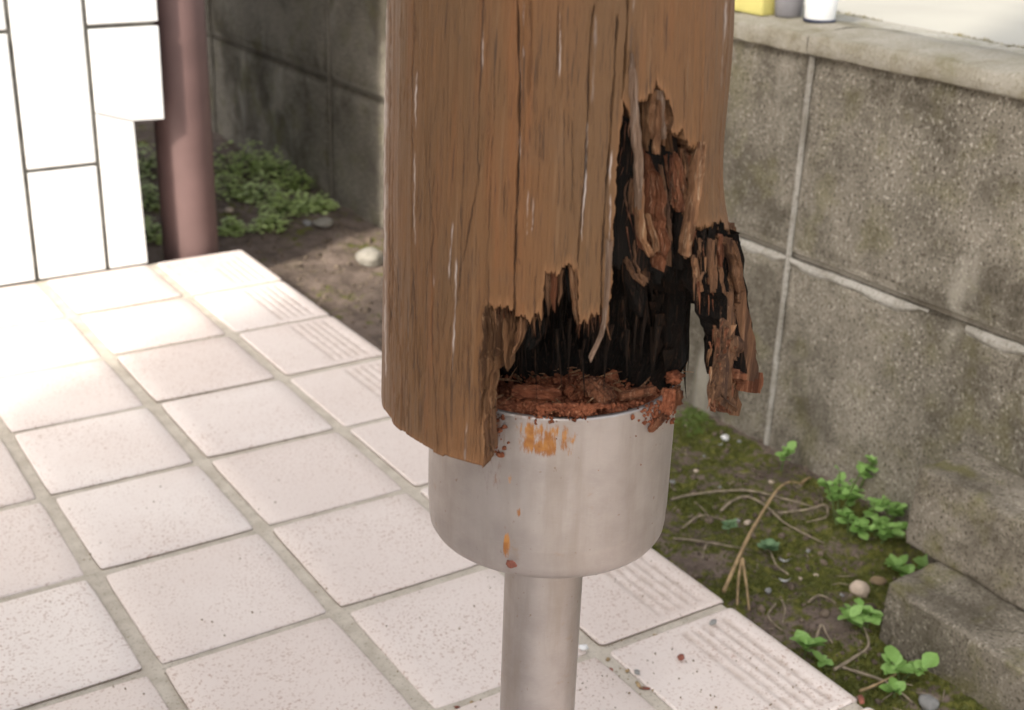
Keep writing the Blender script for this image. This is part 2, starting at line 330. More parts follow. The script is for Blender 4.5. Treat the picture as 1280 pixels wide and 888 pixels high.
# ------------------------------------------------------------------ tiled porch step
bm = bmesh.new(); boxbm(bm, (-9, -14, GZ-0.6), (2.86, 1.0, -0.017)); 
step = link('porch_step', bm_mesh('porch_step', bm), MT['grout']); setp(step, kind='structure')
def tile_mesh(x0, x1, y0, y1, nose=False, corner=False, th=0.10):
    """grid top with rounded arris, ridged towards a nosing edge"""
    nx, ny = (60, 40) if nose else (8, 8)
    if corner: nx, ny = 60, 60
    xs = np.linspace(0, 1, nx); ys = np.linspace(0, 1, ny); e = 0.012
    def arr(t, n):
        L = n; return L
    px = x0+(x1-x0)*xs; py = y0+(y1-y0)*ys
    px = np.concatenate([[x0, x0+e*0.3, x0+e], px[1:-1][(px[1:-1] > x0+e) & (px[1:-1] < x1-e)], [x1-e, x1-e*0.3, x1]])
    py = np.concatenate([[y0, y0+e*0.3, y0+e], py[1:-1][(py[1:-1] > y0+e) & (py[1:-1] < y1-e)], [y1-e, y1-e*0.3, y1]])
    XX, YY = np.meshgrid(px, py)
    d = np.minimum(np.minimum(XX-x0, x1-XX), np.minimum(YY-y0, y1-YY))
    Zt = np.where(d < 1e-6, -e, np.where(d < e*0.5, -e*0.35, 0.0))
    # rounded corners of the outline
    rc = 0.035
    for cx, cy, sx, sy in ((x0, y0, 1, 1), (x1, y0, -1, 1), (x0, y1, 1, -1), (x1, y1, -1, -1)):
        ax = (XX-cx)*sx; ay = (YY-cy)*sy; ins = (ax < rc) & (ay < rc)
        dx = rc-ax; dy = rc-ay; L = np.hypot(dx, dy); k = np.where(ins & (np.maximum(dx, dy) > 0), np.maximum(dx, dy)/np.maximum(L, 1e-9), 1.0)
        XX = np.where(ins, cx+sx*(rc-dx*k), XX); YY = np.where(ins, cy+sy*(rc-dy*k), YY)
    G = np.zeros_like(XX)
    if nose:
        s = x1-XX
        if corner: s = np.minimum(s, (y1-YY))
        if corner: inside = (s > 0.10) & (s < 0.44) & (XX > x0+0.06) & (YY > y0+0.05)
        else: inside = (s > 0.10) & (s < 0.44) & (YY > y0+0.05) & (YY < y1-0.05)
        rid = (0.5-0.5*np.cos((s-0.10)/0.34*2*np.pi*5))**0.7
        wv = np.where(inside, rid, 0.0); Zt = Zt-0.0075*wv; G = wv
        nosebend = np.clip((0.05-(x1-XX))/0.05, 0, 1); Zt = Zt-0.022*nosebend**2
    nr, nc = XX.shape
    V = np.stack([XX, YY, Zt], -1).reshape(-1, 3); Q = gridq(nr, nc)
    ring = np.concatenate([np.arange(nc), np.arange(1, nr)*nc+nc-1, (nr-1)*nc+np.arange(nc-2, -1, -1), np.arange(nr-2, 0, -1)*nc])
    B = V[ring].copy(); B[:, 2] = -th; n0 = len(V); V = np.concatenate([V, B]); m = len(ring); i = np.arange(m)
    S = np.stack([ring, n0+i, n0+(i+1) % m, np.roll(ring, -1)], 1); S = S[:, ::-1]
    me = mesh_np('tile', V, np.concatenate([Q, S])); attr(me, 'groove', np.concatenate([G.ravel(), np.zeros(m)]))
    return me
GX, GY = 0.042, 0.030                       # half joints
sq = tile_mesh(-0.5+GX, 0.5-GX, -0.5+GY, 0.5-GY)
ns = tile_mesh(-0.5+GX, 0.40, -0.5+GY, 0.5-GY, nose=True)
cn = tile_mesh(-0.5+GX, 0.40, -0.5+GY, 0.5-GY, nose=True, corner=True)
def place_tile(me, x, y):
    o = link('tile', me, MT['tile'], step, loc=(0, 0, 0))
    o.location = Vector((x+RNG.uniform(-.006, .006), y+RNG.uniform(-.006, .006), RNG.uniform(-.004, .006)))*T
    o.rotation_euler = (RNG.uniform(-.006, .006), RNG.uniform(-.006, .006), RNG.uniform(-.007, .007))
for j in range(0, 12):
    for i in range(-5, 2): place_tile(sq, i+0.5, 0.5-j)
    place_tile(cn if j == 0 else ns, 2.5, 0.5-j)

# ------------------------------------------------------------------ white tiled house corner
house = empty('tiled_wall', (0, 1.0, 0), 'wall clad in big white glazed tiles with dark recessed joints at the back of the porch', 'wall')
bm = bmesh.new(); boxbm(bm, (-14, 1.02, GZ), (1.95, 7.0, 16.2)); boxbm(bm, (1.951, 1.02, 1.35), (2.195, 7.0, 16.2))
link('backing', bm_mesh('backing', bm), MT['dgrout'], house)
bm = bmesh.new(); boxbm(bm, (-14.2, .86, 16.302), (2.3, 7.1, 16.65), .04); link('capping', bm_mesh('capping', bm), MT['coping'], house)
def prism(poly, y0, y1, bev=0.008):
    bm = bmesh.new(); vs_ = [bm.verts.new(Vector((x, y0, z))*T) for x, z in poly]
    f = bm.faces.new(vs_); r = bmesh.ops.extrude_face_region(bm, geom=[f])
    for v in r['geom']:
        if isinstance(v, bmesh.types.BMVert): v.co.y = y1*T
    bmesh.ops.recalc_face_normals(bm, faces=bm.faces)
    bmesh.ops.bevel(bm, geom=list(bm.edges), offset=bev*T, segments=2, affect='EDGES', profile=0.6)
    return bm_mesh('wall_tile', bm)
J = 0.021
def wtile(poly): link('wall_tile', prism(poly, 0.965+RNG.uniform(0, .006), 1.03), MT['white'], house)
def rect(x0, x1, z0, z1): wtile([(x0+J, z0), (x1-J, z0), (x1-J, z1), (x0+J, z1)])
xs_ = [-2.86, -2.22, -1.58, -0.94, -0.30, 0.335, 0.972, 1.598]
for c in range(7):
    off = 2.165 if c % 2 == 1 else 0.985
    z = off-2.36*2; 
    while z < 16.0:
        a, b = max(z, 0.012), min(z+2.36, 16.30)
        if b > 0.15: rect(xs_[c], xs_[c+1], a+J*0.9 if a > 0.05 else a, b-J*0.9)
        z += 2.36
wtile([(1.598+J, 2.165-J), (1.598+J, 1.435), (1.935, 1.338), (2.215, 1.328), (2.222, 2.165-J)])
wtile([(1.598+J, 1.425), (1.94, 1.327), (1.965, 0.012), (1.598+J, 0.012)])
z = 2.165
while z < 16.0:
    zb = min(z+2.36, 16.30); wtile([(1.598+J, z+J), (2.222, z+J), (2.222, zb-J), (1.598+J, zb-J)]); z += 2.36

# ------------------------------------------------------------------ drainpipe beside the corner
dp = empty('drainpipe', (2.505, 1.33, GZ), 'mauve brown drainpipe standing behind the corner of the white tiled wall', 'drainpipe')
def lathe(name, prof, cx, cy, n=48, smooth=True, lean=(0, 0), zr=0):
    V = []; Q = []
    for r, z in prof:
        for k in range(n):
            t = 2*math.pi*k/n; V.append((cx+r*math.cos(t)+lean[0]*(z-zr), cy+r*math.sin(t)+lean[1]*(z-zr), z))
    for i in range(len(prof)-1):
        for k in range(n): Q.append((i*n+k, i*n+(k+1) % n, (i+1)*n+(k+1) % n, (i+1)*n+k))
    return mesh_np(name, V, Q, smooth=smooth)
PX, PY, PR = 2.505, 1.33, 0.262
link('shaft', lathe('shaft', [(PR, GZ-0.1), (PR, 20)], PX, PY), MT['pipe'], dp)
link('socket', lathe('socket', [(PR, -0.20), (PR+0.035, -0.19), (PR+0.035, GZ+0.02), (PR+0.02, GZ-0.08)], PX, PY), MT['pipe'], dp)
for z in (5.5, 13.0): link('bracket', lathe('bracket', [(PR, z), (PR+0.03, z+0.005), (PR+0.03, z+0.18), (PR, z+0.185)], PX, PY), MT['pipe'], dp)

# ------------------------------------------------------------------ block wall along the side
wall = empty('block_wall', (5.0, -4.0, GZ), 'weathered concrete block wall with stack joints running along the soil strip', 'wall')
wall.rotation_euler = (0, 0, 0)
TILT = -0.0125
def zt(y, z): return z+TILT*(y+4.0)
def block_mesh(y0, y1, z0, z1, x0=5.0, x1=5.75, seed=0):
    ny, nz = 40, 22; ys = np.linspace(y0, y1, ny); zs = np.linspace(z0, z1, nz)
    YY, ZZ = np.meshgrid(ys, zs); d = np.minimum(np.minimum(YY-y0, y1-YY), np.minimum(ZZ-z0, z1-ZZ))
    XX = np.full_like(YY, x0)
    for a in range(nz):
        for b in range(ny):
            XX[a, b] += 0.010*fbm(YY[a, b]*3+seed, ZZ[a, b]*3, seed, 4)+(0.03 if d[a, b] < 1e-6 else 0)
    ZZ = ZZ+TILT*(YY+4.0)
    V = np.stack([XX, YY, ZZ], -1).reshape(-1, 3); Q = gridq(nz, ny)[:, ::-1]
    ring = np.concatenate([np.arange(ny), np.arange(1, nz)*ny+ny-1, (nz-1)*ny+np.arange(ny-2, -1, -1), np.arange(nz-2, 0, -1)*ny])
    B = V[ring].copy(); B[:, 0] = x1; n0 = len(V); m = len(ring); i = np.arange(m)
    V = np.concatenate([V, B]); S = np.stack([ring, n0+i, n0+(i+1) % m, np.roll(ring, -1)], 1)
    return mesh_np('concrete_block', V, np.concatenate([Q, S]), smooth=True)
YJ = [-4.08+3.77*k for k in range(-3, 6)]
MJ = 0.020
rowsz = [(GZ-0.15, 1.125-MJ), (1.125+MJ, 2.53)]
for k in range(len(YJ)-1):
    for r, (a, b) in enumerate(rowsz):
        link('concrete_block', block_mesh(YJ[k]+MJ, YJ[k+1]-MJ, a, b, seed=k*3.7+r*11), MT['block'], wall)
def bar_mesh(name, x0, x1, y0, y1, z0, z1):
    V = [(x, y, zt(y, z)) for x in (x0, x1) for y in (y0, y1) for z in (z0, z1)]
    return mesh_np(name, V, [(0, 1, 3, 2), (4, 6, 7, 5), (0, 4, 5, 1), (2, 3, 7, 6), (0, 2, 6, 4), (1, 5, 7, 3)], smooth=False)
link('mortar', bar_mesh('mortar', 5.045, 5.70, YJ[0], YJ[-1], GZ-0.1, 2.52), MT['bed'], wall)
# pointed joints standing a little proud beside the drawn edges of the blocks
def joint_mesh(y0, y1, z0, z1, seed):
    vert = (z1-z0) > (y1-y0); n = 50; V = []; Q = []
    for i in range(n):
        t = i/(n-1); 
        for s, dx in ((-1, 0.018), (-0.35, -0.004), (0.35, -0.004), (1, 0.018)):
            if vert:
                z = z0+(z1-z0)*t; y = (y0+y1)/2+s*(y1-y0)/2*(1+0.25*mn.noise(Vector((z*6, seed, s)))); V.append((5.0+dx+0.004*mn.noise(Vector((z*9, seed, 3))), y, zt(y, z)))
            else:
                y = y0+(y1-y0)*t; z = (z0+z1)/2+s*(z1-z0)/2*(1+0.25*mn.noise(Vector((y*6, seed, s)))); V.append((5.0+dx+0.004*mn.noise(Vector((y*9, seed, 3))), y, zt(y, z)))
    for i in range(n-1):
        for k in range(3): Q.append((i*4+k, i*4+k+1, i*4+k+5, i*4+k+4))
    return mesh_np('joint', V, Q)
for k in range(1, len(YJ)-1):
    link('joint', joint_mesh(YJ[k]-0.024, YJ[k]+0.024, GZ, 2.52, k), MT['mortar' if YJ[k] < 0 else 'bed'], wall)
def coping_mesh(y0, y1, seed):
    prof = [(5.02, 2.535), (4.955, 2.535), (4.945, 2.55), (4.945, 2.645), (4.965, 2.672), (5.30, 2.70), (5.52, 2.69), (5.55, 2.66), (5.55, 2.535)]
    n = 44; V = []; Q = []
    for i in range(n):
        y = y0+(y1-y0)*i/(n-1)
        for j, (x, z) in enumerate(prof):
            q = fbm(y*4+seed, j*0.7, seed, 4); e = 0.012 if i in (0, n-1) else 0
            V.append((x+0.012*q+(e if j < 4 else 0), y, zt(y, z+0.010*fbm(y*7, j*2, seed, 3)-(e if 3 < j < 7 else 0))))
    P = len(prof)
    for i in range(n-1):
        for j in range(P-1): Q.append((i*P+j, i*P+j+1, (i+1)*P+j+1, (i+1)*P+j))
    me = mesh_np('coping_stone', V, Q); return me
for k in range(len(YJ)-1): link('coping_stone', coping_mesh(YJ[k]+0.004, YJ[k+1]-0.004, k*2.3), MT['coping'], wall)

def smear_mesh(y0, y1, z0, z1, seed):
    n, nc = 70, 9; V = []
    for i in range(n):
        t = i/(n-1); y = y0+(y1-y0)*t; e = min(1, 8*t, 8*(1-t))
        lo = z0+.03*fbm(y*5, seed, 1, 5)+(1-e)*.03; hi = z1+.006*mn.noise(Vector((y*9, seed, 4)))
        for k in range(nc):
            q = k/(nc-1); z = lo+(hi-lo)*q; V.append((5.0+.010*fbm(y*3, z*3, seed, 4)+.016-.024*math.sin(math.pi*min(.97, q+.12))*(.45+.55*e), y, zt(y, z)))
    return mesh_np('joint', V, gridq(n, nc))
for y0, y1 in ((-4.06, -2.7), (-5.35, -4.10), (-6.7, -5.65), ):
    link('joint', smear_mesh(y0, y1, 1.035, 1.108, y0), MT['mortar'], wall)
# ------------------------------------------------------------------ beyond the wall
bm = bmesh.new(); boxbm(bm, (6.3, -120, 1.5), (300, 120, 2.60)); setp(link('neighbour_paving', bm_mesh('paving', bm), MT['paving']), kind='structure')
kerb = empty('concrete_kerb', (5.85, -5, 2.5), 'pale concrete kerb strip with mossy gap behind the wall coping', 'kerb')
for k in range(-3, 5):
    bm = bmesh.new(); boxbm(bm, (5.62, -4.9+4.3*k+.01, 1.5), (5.98, -0.6+4.3*k-.01, 2.66), 0.03); link('kerb_stone', bm_mesh('kerb_stone', bm), MT['kerb'], kerb)
bm = bmesh.new(); boxbm(bm, (5.56, -18, 1.5), (5.62, 18, 2.6)); boxbm(bm, (5.98, -18, 1.5), (6.3, 18, 2.60)); link('gravel_bed', bm_mesh('gravel_bed', bm), MT['soil'], kerb)
def tufts(name, spots, mat, hgt, seed, blades=4, wid=0.2):
    r = np.random.default_rng(seed); V = []; Tn = []
    for (x, y, z, s) in spots:
        for b in range(blades):
            a = r.uniform(0, 6.28); L = hgt*s*r.uniform(.5, 1.1); lean = r.uniform(.2, 1.0)*L; ww = L*wid
            ox, oy = r.uniform(-.5, .5, 2)*L; n = len(V); ca, sa = math.cos(a), math.sin(a)
            V += [(x+ox-sa*ww, y+oy+ca*ww, z-0.004), (x+ox+sa*ww, y+oy-ca*ww, z-0.004), (x+ox+ca*lean, y+oy+sa*lean, z+L)]; Tn.append((n, n+1, n+2))
    return mesh_np(name, V, None, Tn, smooth=False)
sp = []
for i in range(9000):
    y = RNG.uniform(-9, 1); side = RNG.random() < .35
    x = (5.60 if side else 6.02)+RNG.normal(0, .05)+(.05 if not side else 0)
    if fbm(x*2, y*1.2, 3) > -0.05: sp.append((x, y, 2.60 if not side else 2.6, 1.0))
mk = link('moss', tufts('kerb_moss', sp, None, 0.045, 3), mat_plain('dry_moss', (0.17, 0.145, 0.075), 0.9, 0.3, 60, 0.2, 0.1), None); setp(mk, kind='stuff')

def top_z(y): return zt(y, 2.69)
yc = empty('yellow_box', (5.3, -3.3, top_z(-3.4)), 'yellow plastic box standing on the wall coping beside the brown post', 'box')
bm = bmesh.new(); boxbm(bm, (5.14, -3.42, top_z(-3.4)), (5.44, -3.05, 3.3), .02); link('body', bm_mesh('yb', bm), MT['yellow'], yc)
bm = bmesh.new(); boxbm(bm, (5.12, -3.44, 3.3), (5.46, -3.03, 3.38), .02); link('lid', bm_mesh('yl', bm), MT['yellow'], yc)
gp = empty('grey_pot', (5.30, -3.52, top_z(-3.66)), 'grey round pot on the wall coping between yellow box and white bucket', 'pot')
link('bowl', lathe('bowl', [(0.0, top_z(-3.66)+.002), (.085, top_z(-3.66)+.003), (.095, top_z(-3.66)+.02), (.125, 3.1), (.115, 3.1), (.10, 3.0), (0, 3.0)], 5.30, -3.52, 32), MT['gplast'], gp)
link('rim', lathe('rim', [(.122, 3.06), (.14, 3.065), (.14, 3.11), (.115, 3.112)], 5.30, -3.52, 32), MT['gplast'], gp)
wb = empty('white_bucket', (5.33, -3.80, top_z(-3.92)), 'white bucket with a dark foot standing on the wall coping', 'bucket')
link('side', lathe('side', [(.105, top_z(-3.92)+.025), (.13, 3.2), (.12, 3.2), (.10, 3.0), (0, 3.0)], 5.33, -3.80, 40), MT['wplast'], wb)
link('foot', lathe('foot', [(0, top_z(-3.92)+.002), (.11, top_z(-3.92)+.002), (.113, top_z(-3.92)+.02), (.104, top_z(-3.92)+.026)], 5.33, -3.80, 40), MT['rubber'], wb)

# ------------------------------------------------------------------ two old step blocks by the wall
def stone_block(name, lo, hi, label, seed, rz):
    bm = bmesh.new(); boxbm(bm, lo, hi, 0.022, 3)
    bmesh.ops.subdivide_edges(bm, edges=[e for e in bm.edges if e.calc_length() > .05*T], cuts=14, use_grid_fill=True)
    c = (Vector(lo)+Vector(hi))/2*T
    for v in bm.verts:
        p = v.co/T; q = Vector((fbm(p.x*2.2+seed, p.y*2.2, p.z*2.2, 5), fbm(p.x*2.2, p.y*2.2+seed, p.z*2.2, 5), fbm(p.x*2.2, p.y*2.2, p.z*2.2+seed, 5)))
        v.co += q*0.024*T+Vector((mn.noise(p*14), mn.noise(p*14+Vector((9, 0, 0))), mn.noise(p*14+Vector((0, 9, 0)))))*.010*T
    bmesh.ops.rotate(bm, verts=bm.verts, cent=c, matrix=Matrix.Rotation(rz, 3, 'Z'))
    o = link(name, bm_mesh(name, bm, True), MT['stepstone']); return setp(o, label, 'step block', 'old concrete blocks laid as steps by the wall')
stone_block('step_block', (3.85, -9.6, GZ-.06), (4.55, -6.26, -0.035), 'lower and longer of the two mossy concrete step blocks at the right', 3.0, 0.0)
stone_block('step_block', (4.28, -9.4, -0.03), (4.70, -6.03, 0.50), 'upper rough concrete block resting on the lower one in front of the wall', 8.0, 0.0)
stone_block('step_block', (4.56, -9.5, GZ-.06), (4.72, -6.0, -0.04), 'narrow concrete block packed behind the lower step block, mostly hidden', 5.0, 0.0)

# ------------------------------------------------------------------ added wall, unseen on the left, put there to shade the near porch
shade_w = empty('added_shade_wall', (-6.6, -12, GZ), 'added pale rendered wall left of the porch, out of view, to shade it', 'wall')
bm = bmesh.new(); boxbm(bm, (-7.3, -12.6, GZ-.1), (-6.0, -4.8, 11.5)); link('panel', bm_mesh('panel', bm), MT['render'], shade_w)
bm = bmesh.new(); boxbm(bm, (-7.45, -12.75, 11.502), (-5.85, -4.65, 11.9), .05); link('capping', bm_mesh('capping', bm), MT['coping'], shade_w)

# ================================================================== the rotten post
AX0 = None
d_ = ray(690, 600); AX = CAMP+d_*(4.07/(d_ @ RM[2]))
A0 = np.array([AX[0], AX[1]]); ZR = AX[2]; RT = np.array([RM[0][0], RM[0][1]]); RT = RT/np.linalg.norm(RT)
LEAN = -0.028*RT
def axis(z): return A0+LEAN*(np.asarray(z)[..., None]-ZR) if np.ndim(z) else A0+LEAN*(z-ZR)
def rad(z): return 0.516-(np.asarray(z)-2.34)*(0.516-0.463)/(3.52-2.34)
def on_post(u, v, k):
    """where the sight line through a photo pixel meets the post at k times its radius"""
    d = ray(u, v); R_ = rad(2.9)*k; P = None
    for _ in range(6):
        z = P[2] if P is not None else 2.9
        R_ = float(rad(z))*k; c = axis(z)
        o = CAMP[:2]-c; a = d[:2] @ d[:2]; b = o @ d[:2]; cc = o @ o-R_*R_; D = b*b-a*cc
        t = (-b-math.sqrt(D))/a if D > 0 else -b/a
        P = CAMP+d*t
    rv = P[:2]-axis(P[2]); rv = rv/(np.linalg.norm(rv)+1e-9)
    return P, np.array([rv[0], rv[1], 0.0])
ANG_CAM = math.atan2(CAMP[1]-A0[1], CAMP[0]-A0[0])
def inpoly(u, v, poly):
    ins = np.zeros(u.shape, bool); n = len(poly)
    for i in range(n):
        x1, y1 = poly[i]; x2, y2 = poly[(i+1) % n]
        if y1 == y2: continue
        c = ((y1 > v) != (y2 > v)) & (u < (x2-x1)*(v-y1)/(y2-y1)+x1); ins ^= c
    return ins
HOLE = [(604, 640), (605, 560), (606, 520), (606, 480), (605, 440), (606, 400), (608, 383), (619, 386), (628, 383), (640, 386), (643, 393), (659, 398), (669, 397), (676, 399),
        (679, 372), (680, 343), (692, 345), (704, 341), (712, 337), (719, 335), (722, 352), (723, 399), (737, 398), (751, 395), (753, 380), (755, 402), (759, 402), (764, 350), (767, 300), (770, 225),
        (774, 175), (777, 142), (780, 124), (783, 128), (786, 150), (790, 146), (796, 140), (797, 130), (803, 123), (814, 121), (819, 106), (824, 110), (829, 117), (836, 128), (841, 150), (838, 163), (846, 168), (855, 162), (857, 176), (866, 183), (876, 188),
        (875, 205), (871, 240), (866, 268), (868, 288), (876, 289), (884, 283), (892, 279), (899, 284), (905, 281), (912, 286), (930, 292), (990, 292), (990, 640)]
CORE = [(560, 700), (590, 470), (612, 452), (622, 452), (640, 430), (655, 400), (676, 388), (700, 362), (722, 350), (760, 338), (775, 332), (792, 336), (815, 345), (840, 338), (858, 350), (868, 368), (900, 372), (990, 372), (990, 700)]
CRACKS_SHEEN = [  # (polyline of (v,u), half width px, depth, crack, silver)
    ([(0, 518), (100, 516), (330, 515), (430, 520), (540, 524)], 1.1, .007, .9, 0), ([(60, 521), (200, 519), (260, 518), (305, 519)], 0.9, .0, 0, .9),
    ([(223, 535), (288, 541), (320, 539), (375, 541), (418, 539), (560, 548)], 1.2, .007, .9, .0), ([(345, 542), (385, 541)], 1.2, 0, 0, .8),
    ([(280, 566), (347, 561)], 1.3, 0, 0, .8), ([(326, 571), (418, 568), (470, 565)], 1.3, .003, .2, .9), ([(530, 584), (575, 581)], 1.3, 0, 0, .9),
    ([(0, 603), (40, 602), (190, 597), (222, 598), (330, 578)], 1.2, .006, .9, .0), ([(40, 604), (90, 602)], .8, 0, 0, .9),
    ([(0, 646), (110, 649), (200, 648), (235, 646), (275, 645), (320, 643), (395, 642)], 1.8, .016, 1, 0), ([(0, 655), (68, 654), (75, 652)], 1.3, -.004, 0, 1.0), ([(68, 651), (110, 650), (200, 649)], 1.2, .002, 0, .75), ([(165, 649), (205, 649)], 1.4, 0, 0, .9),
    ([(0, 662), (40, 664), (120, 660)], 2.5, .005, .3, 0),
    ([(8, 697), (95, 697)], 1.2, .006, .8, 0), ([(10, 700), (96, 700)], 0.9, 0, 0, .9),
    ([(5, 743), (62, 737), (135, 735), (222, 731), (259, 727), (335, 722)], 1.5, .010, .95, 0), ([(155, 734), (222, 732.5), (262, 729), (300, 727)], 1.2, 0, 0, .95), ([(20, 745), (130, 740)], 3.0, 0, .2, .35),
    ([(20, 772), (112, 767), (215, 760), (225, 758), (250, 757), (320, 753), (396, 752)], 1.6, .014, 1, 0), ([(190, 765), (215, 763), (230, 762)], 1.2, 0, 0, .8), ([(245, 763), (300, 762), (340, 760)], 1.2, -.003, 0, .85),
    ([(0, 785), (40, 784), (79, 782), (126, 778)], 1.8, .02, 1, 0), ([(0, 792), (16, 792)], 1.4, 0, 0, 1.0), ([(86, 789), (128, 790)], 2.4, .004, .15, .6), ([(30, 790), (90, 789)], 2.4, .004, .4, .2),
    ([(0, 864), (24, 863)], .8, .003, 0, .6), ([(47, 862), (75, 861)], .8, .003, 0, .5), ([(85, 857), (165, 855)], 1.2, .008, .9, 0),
    ([(0, 909), (60, 906), (110, 905)], 2.2, .0, 0, .55), ([(0, 914), (100, 909), (250, 906)], 1.2, .01, .9, 0),  # right edge: painted-in silver highlight and dark silhouette line
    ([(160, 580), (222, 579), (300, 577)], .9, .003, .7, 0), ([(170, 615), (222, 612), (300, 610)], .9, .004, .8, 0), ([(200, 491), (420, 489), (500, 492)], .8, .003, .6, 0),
    ([(0, 483), (200, 482.5), (420, 482), (470, 483)], 2.6, -.002, 0, .75), ([(0, 487.5), (300, 487), (440, 487)], .9, .006, .9, 0),  # pale left edge strip, bare wood with its sky sheen painted in
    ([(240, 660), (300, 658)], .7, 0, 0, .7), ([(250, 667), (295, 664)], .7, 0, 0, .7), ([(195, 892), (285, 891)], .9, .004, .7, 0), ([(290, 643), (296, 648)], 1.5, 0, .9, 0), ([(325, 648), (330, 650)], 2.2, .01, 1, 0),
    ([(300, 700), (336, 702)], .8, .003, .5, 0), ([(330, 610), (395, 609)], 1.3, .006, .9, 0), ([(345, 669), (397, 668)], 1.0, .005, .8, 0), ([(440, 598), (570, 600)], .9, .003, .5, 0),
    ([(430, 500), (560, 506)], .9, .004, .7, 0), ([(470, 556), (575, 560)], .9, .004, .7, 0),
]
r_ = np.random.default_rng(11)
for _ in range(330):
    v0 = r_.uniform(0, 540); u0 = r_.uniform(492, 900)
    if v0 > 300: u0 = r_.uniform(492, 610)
    L = r_.uniform(15, 80); CRACKS_SHEEN.append(([(v0, u0), (v0+L, u0+r_.uniform(-3, 1))], r_.uniform(.55, 1.0), r_.uniform(0, .005), r_.uniform(.35, .9), 0))
def shell(name, k, zlo, zhi, hole, mats, parent, ncf, nrow, thick, thick_noise, seed, cracks, back_cut, amp, jit=(5, 2)):
    th_f = np.linspace(-1.78, 1.78, ncf); th_b = np.linspace(1.78, 2*math.pi-1.78, 90)[1:-1]
    TH = np.concatenate([th_f, th_b]); nth = len(TH); ZZ = np.linspace(zlo, zhi, nrow)
    THg, Zg = np.meshgrid(TH, ZZ); ang = ANG_CAM+THg
    Rg = rad(Zg)*k; c = axis(Zg)
    lowf = np.array([[fbm(math.cos(a)*1.4+seed, math.sin(a)*1.4, z*0.8, 3) for a in TH] for z in ZZ[::8]])
    lowf = np.array([np.interp(ZZ, ZZ[::8], lowf[:, i]) for i in range(nth)]).T
    fibs = sum(a_*snoise(nth, s_, seed+s_) for s_, a_ in ((1.5, .35), (4, .5), (11, .7), (30, 1.0)))
    fmod = np.array([snoise(nrow, 60, seed+500+i//6) for i in range(nth)]).T
    disp = amp[0]*lowf+amp[1]*fibs[None, :]*(1+0.5*fmod)
    # the right flank is worn hollow between the top and the broken end
    flank = np.exp(-((THg-1.45)/0.45)**2); zz = (Zg-2.34)/(3.52-2.34)
    if cracks is not None: disp = disp-0.022*flank*np.exp(-((zz-0.66)/0.19)**2)+0.024*flank*np.exp(-((zz-0.40)/0.11)**2)
    P = np.stack([c[..., 0]+np.cos(ang)*Rg, c[..., 1]+np.sin(ang)*Rg, Zg], -1); U, Vv = projn(P)
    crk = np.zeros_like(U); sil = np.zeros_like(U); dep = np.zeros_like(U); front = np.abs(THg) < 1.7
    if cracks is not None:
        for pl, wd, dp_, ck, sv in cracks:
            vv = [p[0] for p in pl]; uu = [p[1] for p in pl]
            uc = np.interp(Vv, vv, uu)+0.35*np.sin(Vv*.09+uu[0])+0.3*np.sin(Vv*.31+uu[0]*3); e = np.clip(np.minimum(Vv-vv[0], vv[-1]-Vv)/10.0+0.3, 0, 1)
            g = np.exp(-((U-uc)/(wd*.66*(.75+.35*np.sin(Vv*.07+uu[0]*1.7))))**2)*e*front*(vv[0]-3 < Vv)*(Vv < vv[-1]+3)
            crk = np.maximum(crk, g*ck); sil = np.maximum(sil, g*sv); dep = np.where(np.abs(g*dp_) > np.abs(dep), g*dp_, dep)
    disp = disp-dep*front
    P = np.stack([c[..., 0]+np.cos(ang)*(Rg+disp), c[..., 1]+np.sin(ang)*(Rg+disp), Zg], -1)
    colj = jit[0]*snoise(nth, 2.5, seed+77)+jit[0]*0.8*snoise(nth, 9, seed+78); rowj = jit[1]*snoise(nrow, 2.2, seed+79)
    Uj = U+rowj[:, None]; Vj = Vv+colj[None, :]
    uc = (Uj[:-1, :]+Uj[1:, :])/2; vc = (Vj[:-1, :]+Vj[1:, :])/2
    uc = (uc+np.roll(uc, -1, 1))/2; vc = (vc+np.roll(vc, -1, 1))/2; thc = np.broadcast_to(((TH+np.roll(TH, -1))/2)[None, :], uc.shape).copy(); thc[:, -1] = -1.79
    isf = np.abs(thc) < 1.66
    kill = (isf & inpoly(uc, vc, hole))
    if back_cut is not None: kill |= (~isf) & (uc > back_cut[0]) & (vc > back_cut[1])
    # rough bottom rim
    zc = (ZZ[:-1]+ZZ[1:])/2; kill |= (zc[:, None] < zlo+0.004*(1+snoise(nth, 25, seed+5))[None, :])
    ii, jj = np.nonzero(~kill); j2 = (jj+1) % nth
    Q = np.stack([ii*nth+jj, ii*nth+j2, (ii+1)*nth+j2, (ii+1)*nth+jj], 1)
    used = np.unique(Q); remap = -np.ones(nrow*nth, int); remap[used] = np.arange(len(used)); Q = remap[Q]
    PV = P.reshape(-1, 3)[used]
    tk = thick*(1+thick_noise*fibs[None, :]*0.5+thick_noise*lowf*1.5); tk = np.clip(tk, thick*.35, thick*2)
    rr = np.stack([np.cos(ang), np.sin(ang), np.zeros_like(ang)], -1)
    IV = (P-rr*tk[..., None]).reshape(-1, 3)[used]; nv = len(used)
    # boundary edges
    E = np.concatenate([Q[:, [0, 1]], Q[:, [1, 2]], Q[:, [2, 3]], Q[:, [3, 0]]]); Es = np.sort(E, 1); key = Es[:, 0].astype(np.int64)*nv+Es[:, 1]
    uq, inv, cnt = np.unique(key, return_inverse=True, return_counts=True); bd = E[cnt[inv] == 1]
    # bare worn wood close to the broken edge
    QI = Q[:, ::-1]+nv; S = np.stack([bd[:, 1], bd[:, 0], bd[:, 0]+nv, bd[:, 1]+nv], 1)
